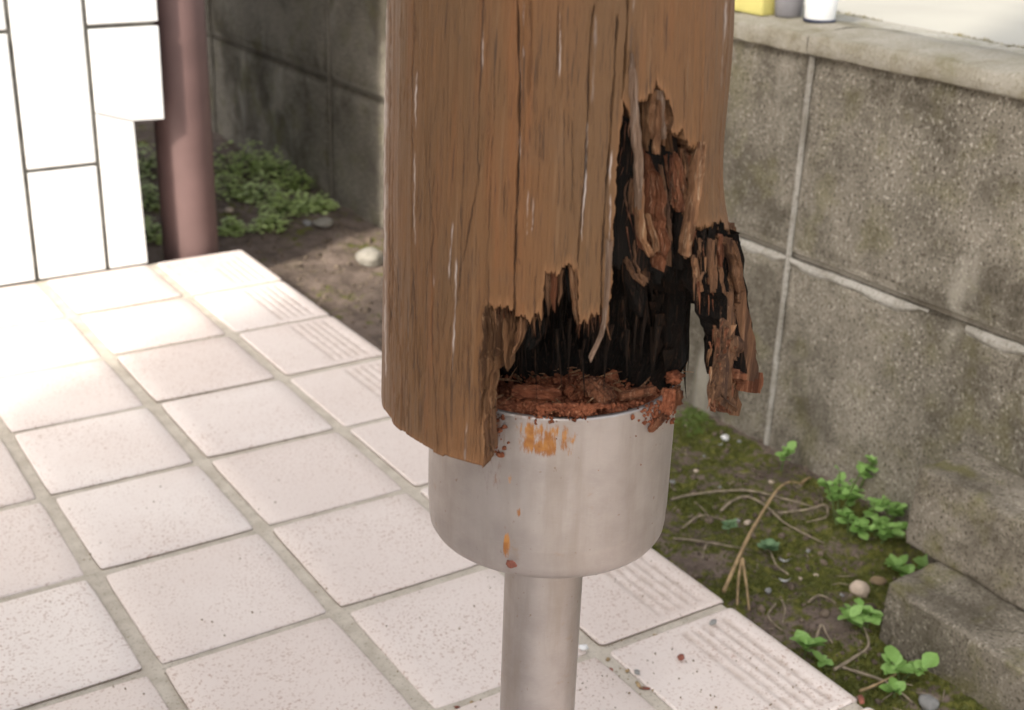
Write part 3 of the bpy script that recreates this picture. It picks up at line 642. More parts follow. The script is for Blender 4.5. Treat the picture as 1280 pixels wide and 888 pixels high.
    V = np.concatenate([PV, IV]); F = np.concatenate([Q, QI, S]); mi = np.concatenate([np.zeros(len(Q)), np.ones(len(QI)), np.full(len(S), 2)])
    me = mesh_np(name, V, F, matidx=mi)
    isb = np.zeros(nrow*nth); isb[used[np.unique(bd)]] = 1; isb = isb.reshape(nrow, nth)
    nb = isb.copy()
    for _ in range(4):
        nb = np.maximum(nb, 0.72*np.maximum(np.maximum(np.roll(nb, 1, 1), np.roll(nb, -1, 1)), np.maximum(np.roll(nb, 1, 0), np.roll(nb, -1, 0))))
    lowband = np.clip((vc.mean()*0+Vv-430)/120, 0, 1)*0.35*(U < 620)
    bare = np.clip(np.maximum(nb*0.8, lowband*(0.5+0.5*fmod)), 0, 1)
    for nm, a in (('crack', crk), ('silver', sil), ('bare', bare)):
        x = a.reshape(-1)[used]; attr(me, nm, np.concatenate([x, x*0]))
    for m_ in mats: me.materials.append(m_)
    o = link(name, me, None, parent); return o
post = empty('wooden_post', (A0[0], A0[1], 2.34), 'rotten round brown post broken open at its foot above a metal cup', 'post')
ZB = 2.352; ZTOP = 3.66
shell('outer_wood', 1.0, ZB, ZTOP, HOLE, [MT['paint'], MT['inner'], MT['rim']], post, 1000, 220, 0.060, 0.35, 21, CRACKS_SHEEN, (858, 340), (.006, .0013))
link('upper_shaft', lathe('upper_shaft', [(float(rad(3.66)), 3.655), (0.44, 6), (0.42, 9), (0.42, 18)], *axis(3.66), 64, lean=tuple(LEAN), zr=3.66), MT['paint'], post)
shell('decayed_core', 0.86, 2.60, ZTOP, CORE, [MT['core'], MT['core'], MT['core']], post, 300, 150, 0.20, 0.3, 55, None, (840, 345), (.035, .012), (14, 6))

# the blackened heart still standing in the back of the cup
def heart():
    nu, nz = 150, 90; V = []; fu = .45*snoise(nu, 1.6, 91)+.6*snoise(nu, 5, 92)+1.6*snoise(nu, 15, 93)
    fwd = np.array([math.cos(ANG_CAM), math.sin(ANG_CAM)]); rgt = np.array([-fwd[1], fwd[0]])
    mod = np.array([snoise(nz, 9, 200+i//4) for i in range(nu)]).T
    for j in range(nz):
        z = 2.40+.62*j/(nz-1)
        for i in range(nu):
            s = -1+2*i/(nu-1); w_ = .350+.048*min(1, max(0, (z-2.45)/.07))-.03*(z-2.4)
            dep = .16-.11*math.sqrt(max(0, 1-s*s))+.04*((z-2.4)/.62)+.016*fu[i]*(1+.8*mod[j, i])+.06*fbm(s*4, z*4, 6, 5)
            if abs(s) > .93: dep -= 1.2*(abs(s)-.93)
            p = axis(z)+rgt*(s*w_)+fwd*dep; V.append((p[0], p[1], z))
    Q = gridq(nz, nu); V = np.array(V); B = V.copy(); B[:, :2] -= fwd*.10; n0 = len(V)
    ring = np.concatenate([np.arange(nu), np.arange(1, nz)*nu+nu-1, (nz-1)*nu+np.arange(nu-2, -1, -1), np.arange(nz-2, 0, -1)*nu])
    S = np.stack([ring, np.roll(ring, -1), n0+np.roll(ring, -1), n0+ring], 1)
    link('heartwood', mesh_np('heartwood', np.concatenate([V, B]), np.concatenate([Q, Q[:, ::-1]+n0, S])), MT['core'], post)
heart()
def frag(name, rows, k, thick, mat, parent=post, seed=0, jit=1.2, ridge=.008, bow=0.0, taper=True):
    vs_ = np.array([r[0] for r in rows], float); n = max(6, int((vs_[-1]-vs_[0])/3.2)); vv = np.linspace(vs_[0], vs_[-1], n)
    L = np.interp(vv, vs_, [r[1] for r in rows])+jit*snoise(n, 2.5, seed+1); R_ = np.interp(vv, vs_, [r[2] for r in rows])+jit*snoise(n, 2.5, seed+2)
    R_ = np.maximum(R_, L+0.8); wmax = max(R_-L); nc = int(max(4, min(40, wmax/1.2)))
    fr = 1.1*snoise(nc, 1.0, seed+3)+0.7*snoise(nc, 4, seed+4); rr = np.array([snoise(n, 9, seed+10+c) for c in range(nc)]).T
    kk = k if callable(k) else (lambda t: k)
    ea = min(9.0, .55*wmax, .22*(vs_[-1]-vs_[0])); eb = ea*snoise(nc, 1.0, seed+6); et = ea*.8*snoise(nc, 1.0, seed+7)
    FV = np.zeros((n, nc, 3)); BV = np.zeros((n, nc, 3))
    for i in range(n):
        t = i/(n-1)
        for c in range(nc):
            s = c/(nc-1); P, rv = on_post(L[i]+(R_[i]-L[i])*s, vv[i]+eb[c]*t**3+et[c]*(1-t)**3, kk(t))
            edge = math.sqrt(max(0, 1-(2*s-1)**2)); hgt = ridge*(fr[c]+0.7*rr[i, c])+thick*.35*edge+bow*math.sin(math.pi*t)
            FV[i, c] = P+rv*hgt; BV[i, c] = P+rv*(hgt-thick*(0.25+0.75*edge))
    V = np.concatenate([FV.reshape(-1, 3), BV.reshape(-1, 3)]); n0 = n*nc; Q = gridq(n, nc)
    ring = np.concatenate([np.arange(nc), np.arange(1, n)*nc+nc-1, (n-1)*nc+np.arange(nc-2, -1, -1), np.arange(n-2, 0, -1)*nc]); m = len(ring)
    S = np.stack([ring, np.roll(ring, -1), n0+np.roll(ring, -1), n0+ring], 1)
    me = mesh_np(name, V, np.concatenate([Q[:, ::-1], Q+n0, S]), smooth=False)
    bmm = bmesh.new(); bmm.from_mesh(me); bmesh.ops.recalc_face_normals(bmm, faces=bmm.faces); bmm.to_mesh(me); bmm.free()
    for nm in ('crack', 'silver', 'bare'): attr(me, nm, np.zeros(len(V)))
    return link(name, me, MT[mat], parent)
frag('splinter', [(70, 787, 791), (95, 786, 795), (150, 788, 799), (200, 793, 803), (235, 795, 802), (256, 797, 800)], 1.0, .03, 'grey', seed=1, ridge=.004)
for q, rows in enumerate([[(124, 803, 810), (150, 804, 812), (176, 804, 810), (184, 806, 808)], [(112, 810, 817), (135, 809, 818), (160, 808, 817), (172, 811, 815)], [(104, 819, 822), (125, 816, 824), (150, 816, 825), (170, 817, 823)], [(114, 823, 828), (135, 823, 831), (160, 824, 833), (178, 826, 830)], [(126, 829, 833), (150, 830, 838), (172, 832, 838), (186, 835, 838)]]):
    frag('torn_flap', rows, .945+.012*(q % 2), .035, ['rim', 'pale', 'grey', 'pale', 'rim'][q], seed=80+q, jit=1.4, ridge=.010)
frag('splinter', [(128, 820, 824), (165, 819, 825), (185, 817, 824), (192, 818, 823)], .985, .02, 'pale', seed=3, ridge=.004)
frag('splinter', [(190, 795, 806), (205, 796, 812), (222, 796, 818), (236, 794, 823), (262, 792, 824), (285, 795, 828), (305, 800, 833), (316, 812, 826), (326, 815, 820)], .93, .07, 'red', seed=4, jit=2.5, ridge=.016)
frag('splinter', [(222, 797, 804), (260, 795, 804), (300, 801, 807), (318, 812, 817)], .985, .03, 'pale', seed=5, ridge=.006)
frag('splinter', [(268, 806, 812), (292, 812, 820), (314, 818, 825)], .98, .025, 'pale', seed=6, ridge=.006)
frag('splinter', [(222, 782, 792), (236, 780, 794), (250, 778, 792), (262, 781, 789)], .89, .04, 'stripd', seed=7, jit=2)
frag('splinter', [(182, 874, 880), (196, 869, 881), (208, 867, 880), (240, 865, 874), (262, 863, 870), (290, 858, 866), (318, 856, 859)], 1.0, .035, 'pale', seed=8, ridge=.005)
for q, rows in enumerate([[(196, 832, 838), (220, 836, 844), (256, 846, 853), (262, 849, 852)], [(190, 841, 845), (215, 846, 853), (245, 853, 860)], [(186, 850, 853), (210, 853, 858), (236, 856, 862)], [(194, 858, 862), (225, 860, 866), (250, 858, 863)], [(246, 828, 834), (280, 830, 838), (330, 833, 838)], [(262, 846, 852), (300, 846, 852), (334, 848, 851)], [(205, 862, 868), (236, 860, 866), (252, 859, 864)], [(205, 822, 826), (240, 826, 832), (262, 830, 834)]]):
    frag('splinter', rows, .93-.01*(q % 3), .03, ['red', 'red', 'stripd', 'red', 'stripd', 'core', 'red', 'stripd'][q], seed=20+q, ridge=.005)
frag('splinter', [(330, 776, 784), (350, 780, 800), (372, 790, 806), (388, 796, 800)], .84, .05, 'core', seed=31, jit=2)
frag('splinter', [(300, 776, 800), (325, 778, 806), (340, 782, 812), (348, 800, 810)], .87, .05, 'stripd', seed=32, jit=2.5)
# torn left edge and hanging rags
frag('torn_edge', [(384, 609, 614), (405, 606, 619), (430, 606, 622), (455, 606, 623), (480, 606, 619), (505, 605, 612), (520, 605, 609)], .965, .06, 'rim', seed=33, jit=2.5, ridge=.012)
frag('torn_edge', [(505, 606, 609), (525, 605, 612), (550, 604, 616), (565, 603, 617), (576, 602, 608)], .95, .06, 'stripd', seed=34, jit=2, ridge=.012)
frag('rag', [(395, 630, 642), (410, 628, 645), (425, 632, 644), (440, 634, 642), (455, 636, 639)], .93, .05, 'rim', seed=35, jit=2.2, ridge=.014)
frag('rag', [(398, 645, 659), (412, 646, 658), (428, 643, 652), (438, 641, 646)], .93, .04, 'pale', seed=36, jit=1.8, ridge=.010)
frag('rag', [(385, 612, 632), (400, 620, 634), (420, 622, 632), (440, 620, 630), (452, 622, 628)], .91, .05, 'stripd', seed=37, jit=2.2, ridge=.012)
frag('rag', [(396, 655, 680), (410, 656, 680), (424, 654, 676), (430, 658, 664)], .86, .05, 'core', seed=38, jit=2.6)
for q, rows in enumerate([[(340, 679, 688), (365, 681, 690), (392, 684, 688)], [(340, 688, 696), (372, 688, 697), (390, 691, 695)], [(338, 696, 704), (365, 697, 703), (378, 698, 700)], [(336, 706, 711), (362, 709, 713), (376, 711, 713)]]):
    frag('splinter', rows, .955, .03, ['stripd', 'red', 'stripd', 'core'][q], seed=40+q, ridge=.006)
frag('splinter', [(335, 711, 721), (355, 712, 722), (375, 714, 722), (390, 717, 722), (400, 719, 721)], .97, .035, 'pale', seed=45, jit=1.2, ridge=.010)
frag('splinter', [(300, 757, 766), (350, 756, 763), (385, 754, 760), (404, 753, 758), (420, 749, 754), (436, 742, 746), (450, 736, 738)], 1.0, .018, 'grey', seed=46, jit=.5, ridge=.003)
frag('splinter', [(398, 755, 758), (410, 758, 760), (424, 762, 763)], 1.0, .012, 'pale', seed=47, jit=.3, ridge=.002)
# torn strips hanging on the right
frag('hanging_strip', [(281, 872, 900), (288, 864, 908), (300, 862, 911), (330, 864, 912), (352, 866, 913), (372, 878, 913), (385, 884, 913), (400, 888, 912), (425, 896, 911), (440, 899, 910), (462, 901, 909)],
     lambda t: .93+.05*t, .05, 'core', seed=50, jit=2.2, ridge=.014)
frag('hanging_strip', [(284, 909, 911), (296, 908, 914), (312, 908, 916), (338, 908, 917), (380, 905, 917), (420, 901, 916), (450, 898, 915), (480, 894, 916), (500, 888, 920), (511, 908, 923)], lambda t: .985+.045*t, .03, 'stripd', seed=51, jit=1.2, ridge=.006)
frag('hanging_strip', [(430, 903, 910), (455, 902, 911), (480, 899, 914), (500, 890, 919), (508, 893, 918)], 1.02, .025, 'red', seed=58, jit=1.5, ridge=.008)
for q, rows in enumerate([[(322, 868, 872), (345, 870, 876), (364, 876, 879)], [(300, 886, 893), (330, 886, 894), (362, 889, 893)], [(335, 896, 902), (362, 899, 904), (384, 902, 904)], [(295, 898, 903), (320, 897, 902), (340, 898, 900)]]):
    frag('splinter', rows, 1.0, .02, ['pale', 'stripd', 'pale', 'red'][q], seed=70+q, ridge=.004, jit=1.5)
frag('hanging_strip', [(298, 913, 915), (315, 914, 918), (340, 916, 921), (380, 916, 928), (420, 916, 935), (445, 916, 939), (468, 917, 943), (476, 924, 940)], 1.0, .05, 'core', seed=52, jit=1.6, ridge=.012)
frag('hanging_strip', [(302, 914, 916), (318, 916, 921), (340, 920, 926), (380, 925, 934), (420, 934, 942), (450, 940, 947), (464, 943, 950), (472, 940, 948)], 1.07, .025, 'stripd', seed=53, jit=1.3, ridge=.008)
frag('hanging_strip', [(466, 926, 946), (474, 922, 950), (482, 930, 948), (487, 936, 942)], 1.1, .03, 'red', seed=54, jit=2.0, ridge=.012)
frag('splinter', [(424, 916, 927), (440, 917, 928), (452, 920, 926)], 1.06, .03, 'stripd', seed=55, jit=1.5)

def fibres(name, items, mat, seed):
    """many hair-thin slivers: (u, v, lean px, length px, width px, depth factor, curl)"""
    r = np.random.default_rng(seed); V = []; Q = []
    for (u, v, ln, L, wd, k, cu) in items:
        n = 5; rows = []
        for i in range(n):
            t = i/(n-1); P, rv = on_post(u+ln*t+cu*math.sin(2.5*t), v+L*t, k); Pr, _ = on_post(u+ln*t+cu*math.sin(2.5*t)+1, v+L*t, k)
            side = (Pr-P); side[2] = 0; ww = wd*(1-.85*t)*(.6+.4*math.sin(3.1*min(1, t+.3))); a = side*ww*.5; b = rv*np.linalg.norm(side)*ww*.6
            rows.append((P-a, P+b, P+a))
        n0 = len(V)
        for a in rows: V += [tuple(x) for x in a]
        for i in range(n-1):
            for c in range(3): Q.append((n0+i*3+c, n0+i*3+(c+1) % 3, n0+(i+1)*3+(c+1) % 3, n0+(i+1)*3+c))
    o = link(name, mesh_np(name, V, Q, smooth=False), MT[mat], post); o['kind'] = 'stuff'
rf = np.random.default_rng(5); IT = {'red': [], 'pale': [], 'stripd': [], 'rim': [], 'core': []}
def add(ws, u, v, ln, L, wd, k, cu=0):
    IT[rf.choice(list(ws.keys()), p=np.array(list(ws.values()))/sum(ws.values()))].append((u, v, ln, L, wd, k, cu))
EDG = [(608, 385), (628, 384), (643, 394), (672, 398), (680, 345), (712, 337), (722, 345), (723, 398), (751, 395), (754, 402)]
for _ in range(150):        # broken lower edge of the front
    u = rf.uniform(608, 752); v = np.interp(u, [p[0] for p in EDG], [p[1] for p in EDG]); add(dict(stripd=3, red=3, rim=2, core=2, pale=.6), u, v-4, rf.normal(0, 3), rf.uniform(8, 34), rf.uniform(1.0, 3.2), rf.uniform(.90, .965), rf.normal(0, 1))
for _ in range(170):        # torn left edge
    v = rf.uniform(385, 560); u = 605+rf.uniform(0, 15)*(1 if v < 490 else .6); add(dict(rim=4, pale=2, stripd=2, red=1), u, v, rf.normal(1, 4), rf.uniform(8, 30), rf.uniform(.8, 2.6), rf.uniform(.92, .985), rf.normal(0, 1.5))
for _ in range(120):        # upper hole
    u = rf.uniform(776, 866); v = rf.uniform(135, 325); 
    if u > 845 and v > 300: continue
    add(dict(red=3, stripd=2, pale=1.4, core=7), u, v, rf.normal(0, 6), rf.uniform(10, 48), rf.uniform(.9, 3.2), rf.uniform(.84, .965), rf.normal(0, 2))
for _ in range(60):         # fan at the right of the hole, pointing up
    u = rf.uniform(838, 872); v = rf.uniform(215, 262); add(dict(red=3, stripd=3, pale=.7), u, v, rf.normal(-3, 5), -rf.uniform(12, 42), rf.uniform(1, 3), rf.uniform(.90, .97), rf.normal(0, 1))
for _ in range(110):        # right edge, over the hanging strips
    u = rf.uniform(866, 911); v = 286+rf.uniform(-4, 70); add(dict(core=5, stripd=3, pale=1, red=1), u, v, rf.normal(1, 3), rf.uniform(10, 50), rf.uniform(1, 3.2), rf.uniform(.96, 1.0), rf.normal(0, 1))
for _ in range(90):         # hanging strips, ragged lower ends
    u = rf.uniform(886, 922); v = rf.uniform(400, 500); add(dict(red=4, stripd=3, pale=.6, rim=1), u, v, rf.normal(0, 3), rf.uniform(6, 24), rf.uniform(1, 2.8), rf.uniform(1.0, 1.05), rf.normal(0, 1.5))
for _ in range(22):
    t = rf.random(); add(dict(red=4, stripd=2, rim=1), 917+31*t+rf.normal(0, 2), 330+135*t, rf.normal(2, 2), rf.uniform(8, 24), rf.uniform(1, 2.6), 1.03, rf.normal(0, 1))
for _ in range(110):
    u = rf.uniform(640, 858); v = rf.uniform(330, 440); IT.setdefault('inner', []).append((u, v, rf.normal(0, 4), rf.uniform(20, 70), rf.uniform(2, 7), rf.uniform(.52, .70), rf.normal(0, 2)))
for m_ in IT: fibres('fibres', IT[m_], m_, 3)

# ------------------------------------------------------------------ metal post base: cup on a pipe
A0 = A0-0.012*RT
base = empty('metal_post_base', (A0[0], A0[1], 0), 'dull grey steel cup on a pipe carrying the rotten brown post', 'post base')
CR = 0.372; ZC0, ZC1 = 1.922, 2.455
BL = -0.0*RT
prof = [(0.10, ZC0+.001), (0.30, ZC0), (0.340, ZC0+.004), (0.357, ZC0+.014), (0.366, ZC0+.030), (0.3695, ZC0+.055), (0.3700, ZC0+.095)]
prof += [(CR, z) for z in np.linspace(ZC0+.105, ZC1-.004, 90)] + [(CR-.002, ZC1), (CR-.012, ZC1+.001), (CR-.014, ZC1-.004)] + [(CR-.015, z) for z in np.linspace(ZC1-.02, ZC0+.05, 12)] + [(0.0, ZC0+.04)]
cup_me = lathe('cup', prof, A0[0], A0[1], 400)
co = np.zeros(len(cup_me.vertices)*3, np.float32); cup_me.vertices.foreach_get('co', co); co = co.reshape(-1, 3)/T
U, Vv = projn(co); fr = ((co[:, 0]-A0[0])*math.cos(ANG_CAM)+(co[:, 1]-A0[1])*math.sin(ANG_CAM)) > 0.02
def blob(cx, cy, sx, sy): return np.exp(-(((U-cx)/sx)**2+((Vv-cy)/sy)**2))
def blob4(cx, cy, sx, sy): return np.exp(-(((U-cx)/sx)**4+((Vv-cy)/sy)**4))
rust = np.maximum.reduce([blob4(682, 549, 46, 26)*.88, blob(662, 550, 18, 26)*.95, blob(690, 556, 14, 12)*.9, blob(712, 551, 10, 14)*.85, blob(676, 560, 32, 8)*.5, blob(633, 684, 5, 22)*1.3, blob(632, 652, 4, 22)*.95, blob(648, 640, 5, 11)*1.0, blob(636, 600, 5, 14)*.8, blob4(640, 610, 30, 70)*.35, blob(716, 630, 4, 14)*.4, blob(800, 620, 40, 60)*.12])
stain = np.maximum.reduce([blob(715, 508, 60, 12)*.75, blob(622, 535, 14, 26)*.9, blob(626, 580, 10, 20)*.75, blob(633, 560, 6, 30)*.55, blob(612, 590, 10, 5)*.6, blob(790, 528, 6, 14)*.6, blob(824, 530, 12, 12)*.6, blob(650, 520, 50, 8)*.7, blob(632, 610, 10, 16)*.5, blob(604, 566, 16, 14)*.7, blob4(615, 575, 22, 60)*.5, blob4(640, 560, 60, 70)*.28, blob4(700, 540, 130, 40)*.25])
attr(cup_me, 'rust', np.clip(rust*fr, 0, 1)); attr(cup_me, 'stain', np.clip(stain*fr, 0, 1))
link('cup', cup_me, MT['metal'], base)
pm = lathe('pipe', [(.1255, z) for z in np.linspace(0.0, ZC0+.01, 60)], A0[0], A0[1], 96); 
zz = np.tile(np.linspace(0, ZC0+.01, 60)[:, None], (1, 96)).ravel(); attr(pm, 'rust', np.clip((zz-1.78)/.2, 0, 1)*.35); attr(pm, 'stain', np.clip((zz-1.8)/.12, 0, 1)*.5)  # top of the pipe turns patchily browner and darker
link('pipe', pm, MT['metal'], base)
fm = lathe('base_plate', [(.126, .06), (.30, .055), (.31, .045), (.31, .004), (.12, .004)], A0[0], A0[1], 64); attr(fm, 'rust', np.zeros(len(fm.vertices))); attr(fm, 'stain', np.zeros(len(fm.vertices)))
link('base_plate', fm, MT['metal'], base)
fl = empty('rust_flake', (0, 0, 0), 'dark flake stuck to the lower edge of the cup above the pipe', 'flake')
P, rv = on_post(640, 707, .70); bpy.data.objects.remove(fl)
def cup_pt(u, v, r=CR):
    d = ray(u, v); o = CAMP[:2]-A0; a = d[:2] @ d[:2]; b = o @ d[:2]; D = b*b-a*(o @ o-r*r); t = (-b-math.sqrt(max(D, 0)))/a; return CAMP+d*t
def lump(name, p, rx, ry, rz, seed, mat, label, cat, group=None, rot=(0, 0, 0), sub=3, amp=.3, freq=1.6):
    o = link(name, lump_mesh(name, rx, ry, rz, seed, sub, amp, freq), MT[mat], None, loc=Vector(p)*T); o.rotation_euler = rot
    for nm in (): pass
    return setp(o, label, cat, group)
lump('wood_flake', cup_pt(640, 704, .365), .016, .016, .014, 2, 'redchip', 'dark red flake stuck at the bottom edge of the cup', 'flake')

# rotten wood lying in the cup
n = 90; gx_ = np.linspace(-1, 1, n); XX, YY = np.meshgrid(gx_, gx_); rr = np.hypot(XX, YY)
Zd = np.zeros_like(XX)
for a in range(n):
    for b in range(n):
        Zd[a, b] = .035*fbm(XX[a, b]*3, YY[a, b]*3, 1.5, 5)+.022*abs(fbm(XX[a, b]*9, YY[a, b]*9, 4, 4))
sx = XX*np.sqrt(np.clip(1-YY**2/2, 0, 1)); sy = YY*np.sqrt(np.clip(1-XX**2/2, 0, 1)); r2 = np.hypot(sx, sy)
V = np.stack([A0[0]+sx*(CR-.02), A0[1]+sy*(CR-.02), ZC1-.030+Zd*1.0+.015*(1-r2**2)], -1).reshape(-1, 3)
setp(link('rotten_wood', mesh_np('rotten_wood', V, gridq(n, n)), MT['crumb']), 'crumbled red brown rotten wood filling the top of the metal cup', 'rotten wood')
CP = A0-np.array([CAMP[0], CAMP[1]]); CP = CP/np.linalg.norm(CP)
def cup_in(u, v, z): return onz(u, v, z)
# bigger chunks
ck = bmesh.new(); 
def fibre_chunk(name, p0, p1, wid, thk, seed, mat, label):
    p0, p1 = Vector(p0), Vector(p1); d = (p1-p0); side = d.cross(Vector((0, 0, 1))).normalized(); up = side.cross(d).normalized(); n, nc = 22, 14; V = []
    fr_ = snoise(nc*2, 1.3, seed)
    for i in range(n):
        t = i/(n-1); wv = 1-0.25*abs(2*t-1)**3
        for c in range(nc*2):
            a = 2*math.pi*c/(nc*2); rr_ = 1+.38*fr_[c]+.25*mn.noise(Vector((i*.4, c*.7, seed)))
            end = .06*mn.noise(Vector((c*1.7, seed, 2)))*(1 if i in (0, n-1) else 0)
            V.append(tuple(p0+d*(t+end)+side*(math.cos(a)*wid*wv*rr_)+up*(math.sin(a)*thk*wv*rr_)))
    N2 = nc*2; Q = [(i*N2+c, i*N2+(c+1) % N2, (i+1)*N2+(c+1) % N2, (i+1)*N2+c) for i in range(n-1) for c in range(N2)]
    V += [tuple(p0), tuple(p1)]; Tn = [(c, n*N2, (c+1) % N2) for c in range(N2)]+[((n-1)*N2+c, (n-1)*N2+(c+1) % N2, n*N2+1) for c in range(N2)]
    me = mesh_np(name, V, Q, Tn, smooth=False); o = link(name, me, MT[mat]); return setp(o, label, 'wood chunk', 'rotten wood chunks on the cup')
zc_ = ZC1+.02
fibre_chunk('wood_chunk', cup_in(733, 476, zc_+.03), cup_in(762, 503, zc_-.01), .034, .024, 5, 'red', 'striped red wood chunk lying across the middle of the cup')
fibre_chunk('wood_chunk', cup_in(640, 490, zc_), cup_in(700, 496, zc_-.005), .020, .018, 6, 'crumb', 'long dark red wood piece along the left of the cup rim')
fibre_chunk('wood_chunk', cup_in(775, 497, zc_), cup_in(818, 487, zc_+.01), .018, .016, 7, 'red', 'thin red wood piece along the right back of the cup rim')
fibre_chunk('wood_chunk', cup_pt(836, 486, CR+.003), cup_pt(831, 518, CR+.010), .020, .016, 8, 'crumb', 'pale crumbling wood chunk hanging over the right rim of the cup')
fibre_chunk('wood_chunk', cup_pt(833, 516, CR+.01), cup_pt(812, 538, CR+.006), .012, .012, 9, 'red', 'small wood crumb clinging below the pale chunk on the cup')
lump('wood_chunk', tuple(cup_pt(840, 496, CR-.005)), .03, .03, .04, 12, 'red', 'reddish lump of rot behind the pale chunk at the right rim', 'wood chunk', 'rotten wood chunks on the cup', amp=.5, freq=2.5)
lump('wood_chunk', tuple(cup_pt(842, 472, CR+.0)), .026, .024, .020, 13, 'crumb', 'light brown lump at the far right end of the cup rim', 'wood chunk', 'rotten wood chunks on the cup', amp=.5, freq=2.5)
lump('wood_chunk', tuple(cup_in(712, 488, zc_-.012)), .016, .016, .014, 14, 'crumb', 'small pale crumb of wood left of the striped chunk', 'wood chunk', 'rotten wood chunks on the cup', amp=.5, freq=2.5)
# crumbs: smeared below and along the rim
V = []; Q = []; Tn = []
ico = bmesh.new(); bmesh.ops.create_icosphere(ico, subdivisions=1, radius=1.0); iv = np.array([v.co[:] for v in ico.verts]); it = np.array([[v.index for v in f.verts] for f in ico.faces]); ico.free()
def crumb(p, r):
    global V, Tn
    q = iv*(1+RNG.uniform(-.35, .35, (len(iv), 1)))*r*RNG.uniform(.6, 1.2, 3); n0 = sum(len(a) for a in V); V.append(q+p); Tn.append(it+n0)
for _ in range(900):
    m_ = RNG.random()*.9
    if m_ < .5: u = RNG.normal(720, 20); v = 506+abs(RNG.normal(0, 8))*max(.2, 1-abs(u-718)/45); r = RNG.uniform(.002, .008)
    elif m_ < .62: u = RNG.normal(682, 6); v = 508+abs(RNG.normal(0, 9)); r = RNG.uniform(.002, .006)
    elif m_ < .75: u = RNG.normal(618, 7); v = RNG.uniform(500, 570); r = RNG.uniform(.002, .009)
    elif m_ < .88: u = RNG.normal(826, 12); v = RNG.uniform(500, 530); r = RNG.uniform(.002, .009)
    else: u = RNG.uniform(640, 840); v = RNG.uniform(505, 600); r = RNG.uniform(.001, .003)
    if u > 845: continue
    crumb(cup_pt(u, v, CR+r*.3), r)
for _ in range(700):
    a = RNG.uniform(0, 6.28); q = math.sqrt(RNG.random())*(CR-.03); r = RNG.uniform(.003, .011)
    crumb(np.array([A0[0]+q*math.cos(a), A0[1]+q*math.sin(a), ZC1-.012+.012*(1-(q/CR)**2)]), r)
setp(link('wood_crumbs', mesh_np('wood_crumbs', np.concatenate(V), None, np.concatenate(Tn)), MT['crumb']), kind='stuff')

V = []; Q = []
for _ in range(170):
    a = RNG.uniform(0, 6.28); q = math.sqrt(RNG.random())*(CR-.04); b = RNG.uniform(0, 6.28); L = RNG.uniform(.02, .11); r = RNG.uniform(.0015, .006)
    p = np.array([A0[0]+q*math.cos(a), A0[1]+q*math.sin(a), ZC1+RNG.uniform(-.012, .022)]); d = np.array([math.cos(b), math.sin(b), RNG.uniform(-.25, .45)])*L; sd = np.array([-math.sin(b), math.cos(b), 0])*r; n0 = len(V)
    for t, k_ in ((0, .5), (.5, 1), (1, .2)): V += [tuple(p+d*t-sd*k_), tuple(p+d*t+np.array([0, 0, r*k_*1.3])), tuple(p+d*t+sd*k_)]
    for i in (0, 1):
        for c in range(3): Q.append((n0+i*3+c, n0+i*3+(c+1) % 3, n0+(i+1)*3+(c+1) % 3, n0+(i+1)*3+c))
setp(link('wood_slivers', mesh_np('wood_slivers', V, Q, smooth=False), MT['pale']), kind='stuff')
# ------------------------------------------------------------------ soil strip: moss, clods
sp = []
while len(sp) < 16000:
    x = RNG.uniform(2.9, 5.0); y = RNG.uniform(-7.6, -2.0) if RNG.random() < .8 else RNG.uniform(-1, 5)
    if y < -6.2 and x > 3.9: continue
    mo = mossf(x, y)
    if RNG.random() < (mo-.25)*1.5: sp.append((x, y, GZ+gheight(x, y), .6+.6*mo))
setp(link('moss', tufts('moss', sp, None, .018, 5, 3, .28), MT['mossm']), kind='stuff')
V = []; Tn = []
for _ in range(2600):
    x = RNG.uniform(2.9, 5.0); y = RNG.uniform(-7.8, 6.0); r = abs(RNG.normal(0, .012))+.003
    crumb(np.array([x, y, GZ+gheight(x, y)+r*.2]), r)
setp(link('soil_crumbs', mesh_np('soil_crumbs', np.concatenate(V), None, np.concatenate(Tn)), mat_plain('soil_clod', (0.13, 0.10, 0.075), 0.95, 0.4, 60, 0.4, 0.1)), kind='stuff')

V = []; Q = []
for _ in range(260):
    x = RNG.uniform(2.95, 4.9); y = RNG.uniform(-7.4, 1.5); a = RNG.uniform(0, 6.28); L = RNG.uniform(.03, .16); z = GZ+gheight(x, y)+.012; r = RNG.uniform(.002, .005)
    d = np.array([math.cos(a), math.sin(a), RNG.uniform(-.1, .25)]); sd = np.array([-d[1], d[0], 0]); n0 = len(V); bend = sd*RNG.uniform(-.25, .25)*L
    for t in (0, .5, 1):
        p = np.array([x, y, z])+d*L*t+bend*math.sin(math.pi*t)
        V += [tuple(p-sd*r), tuple(p+np.array([0, 0, r*1.4])), tuple(p+sd*r)]
    for i in (0, 1):
        for c in range(3): Q.append((n0+i*3+c, n0+i*3+(c+1) % 3, n0+(i+1)*3+(c+1) % 3, n0+(i+1)*3+c))
setp(link('straw_litter', mesh_np('straw_litter', V, Q), MT['root']), kind='stuff')
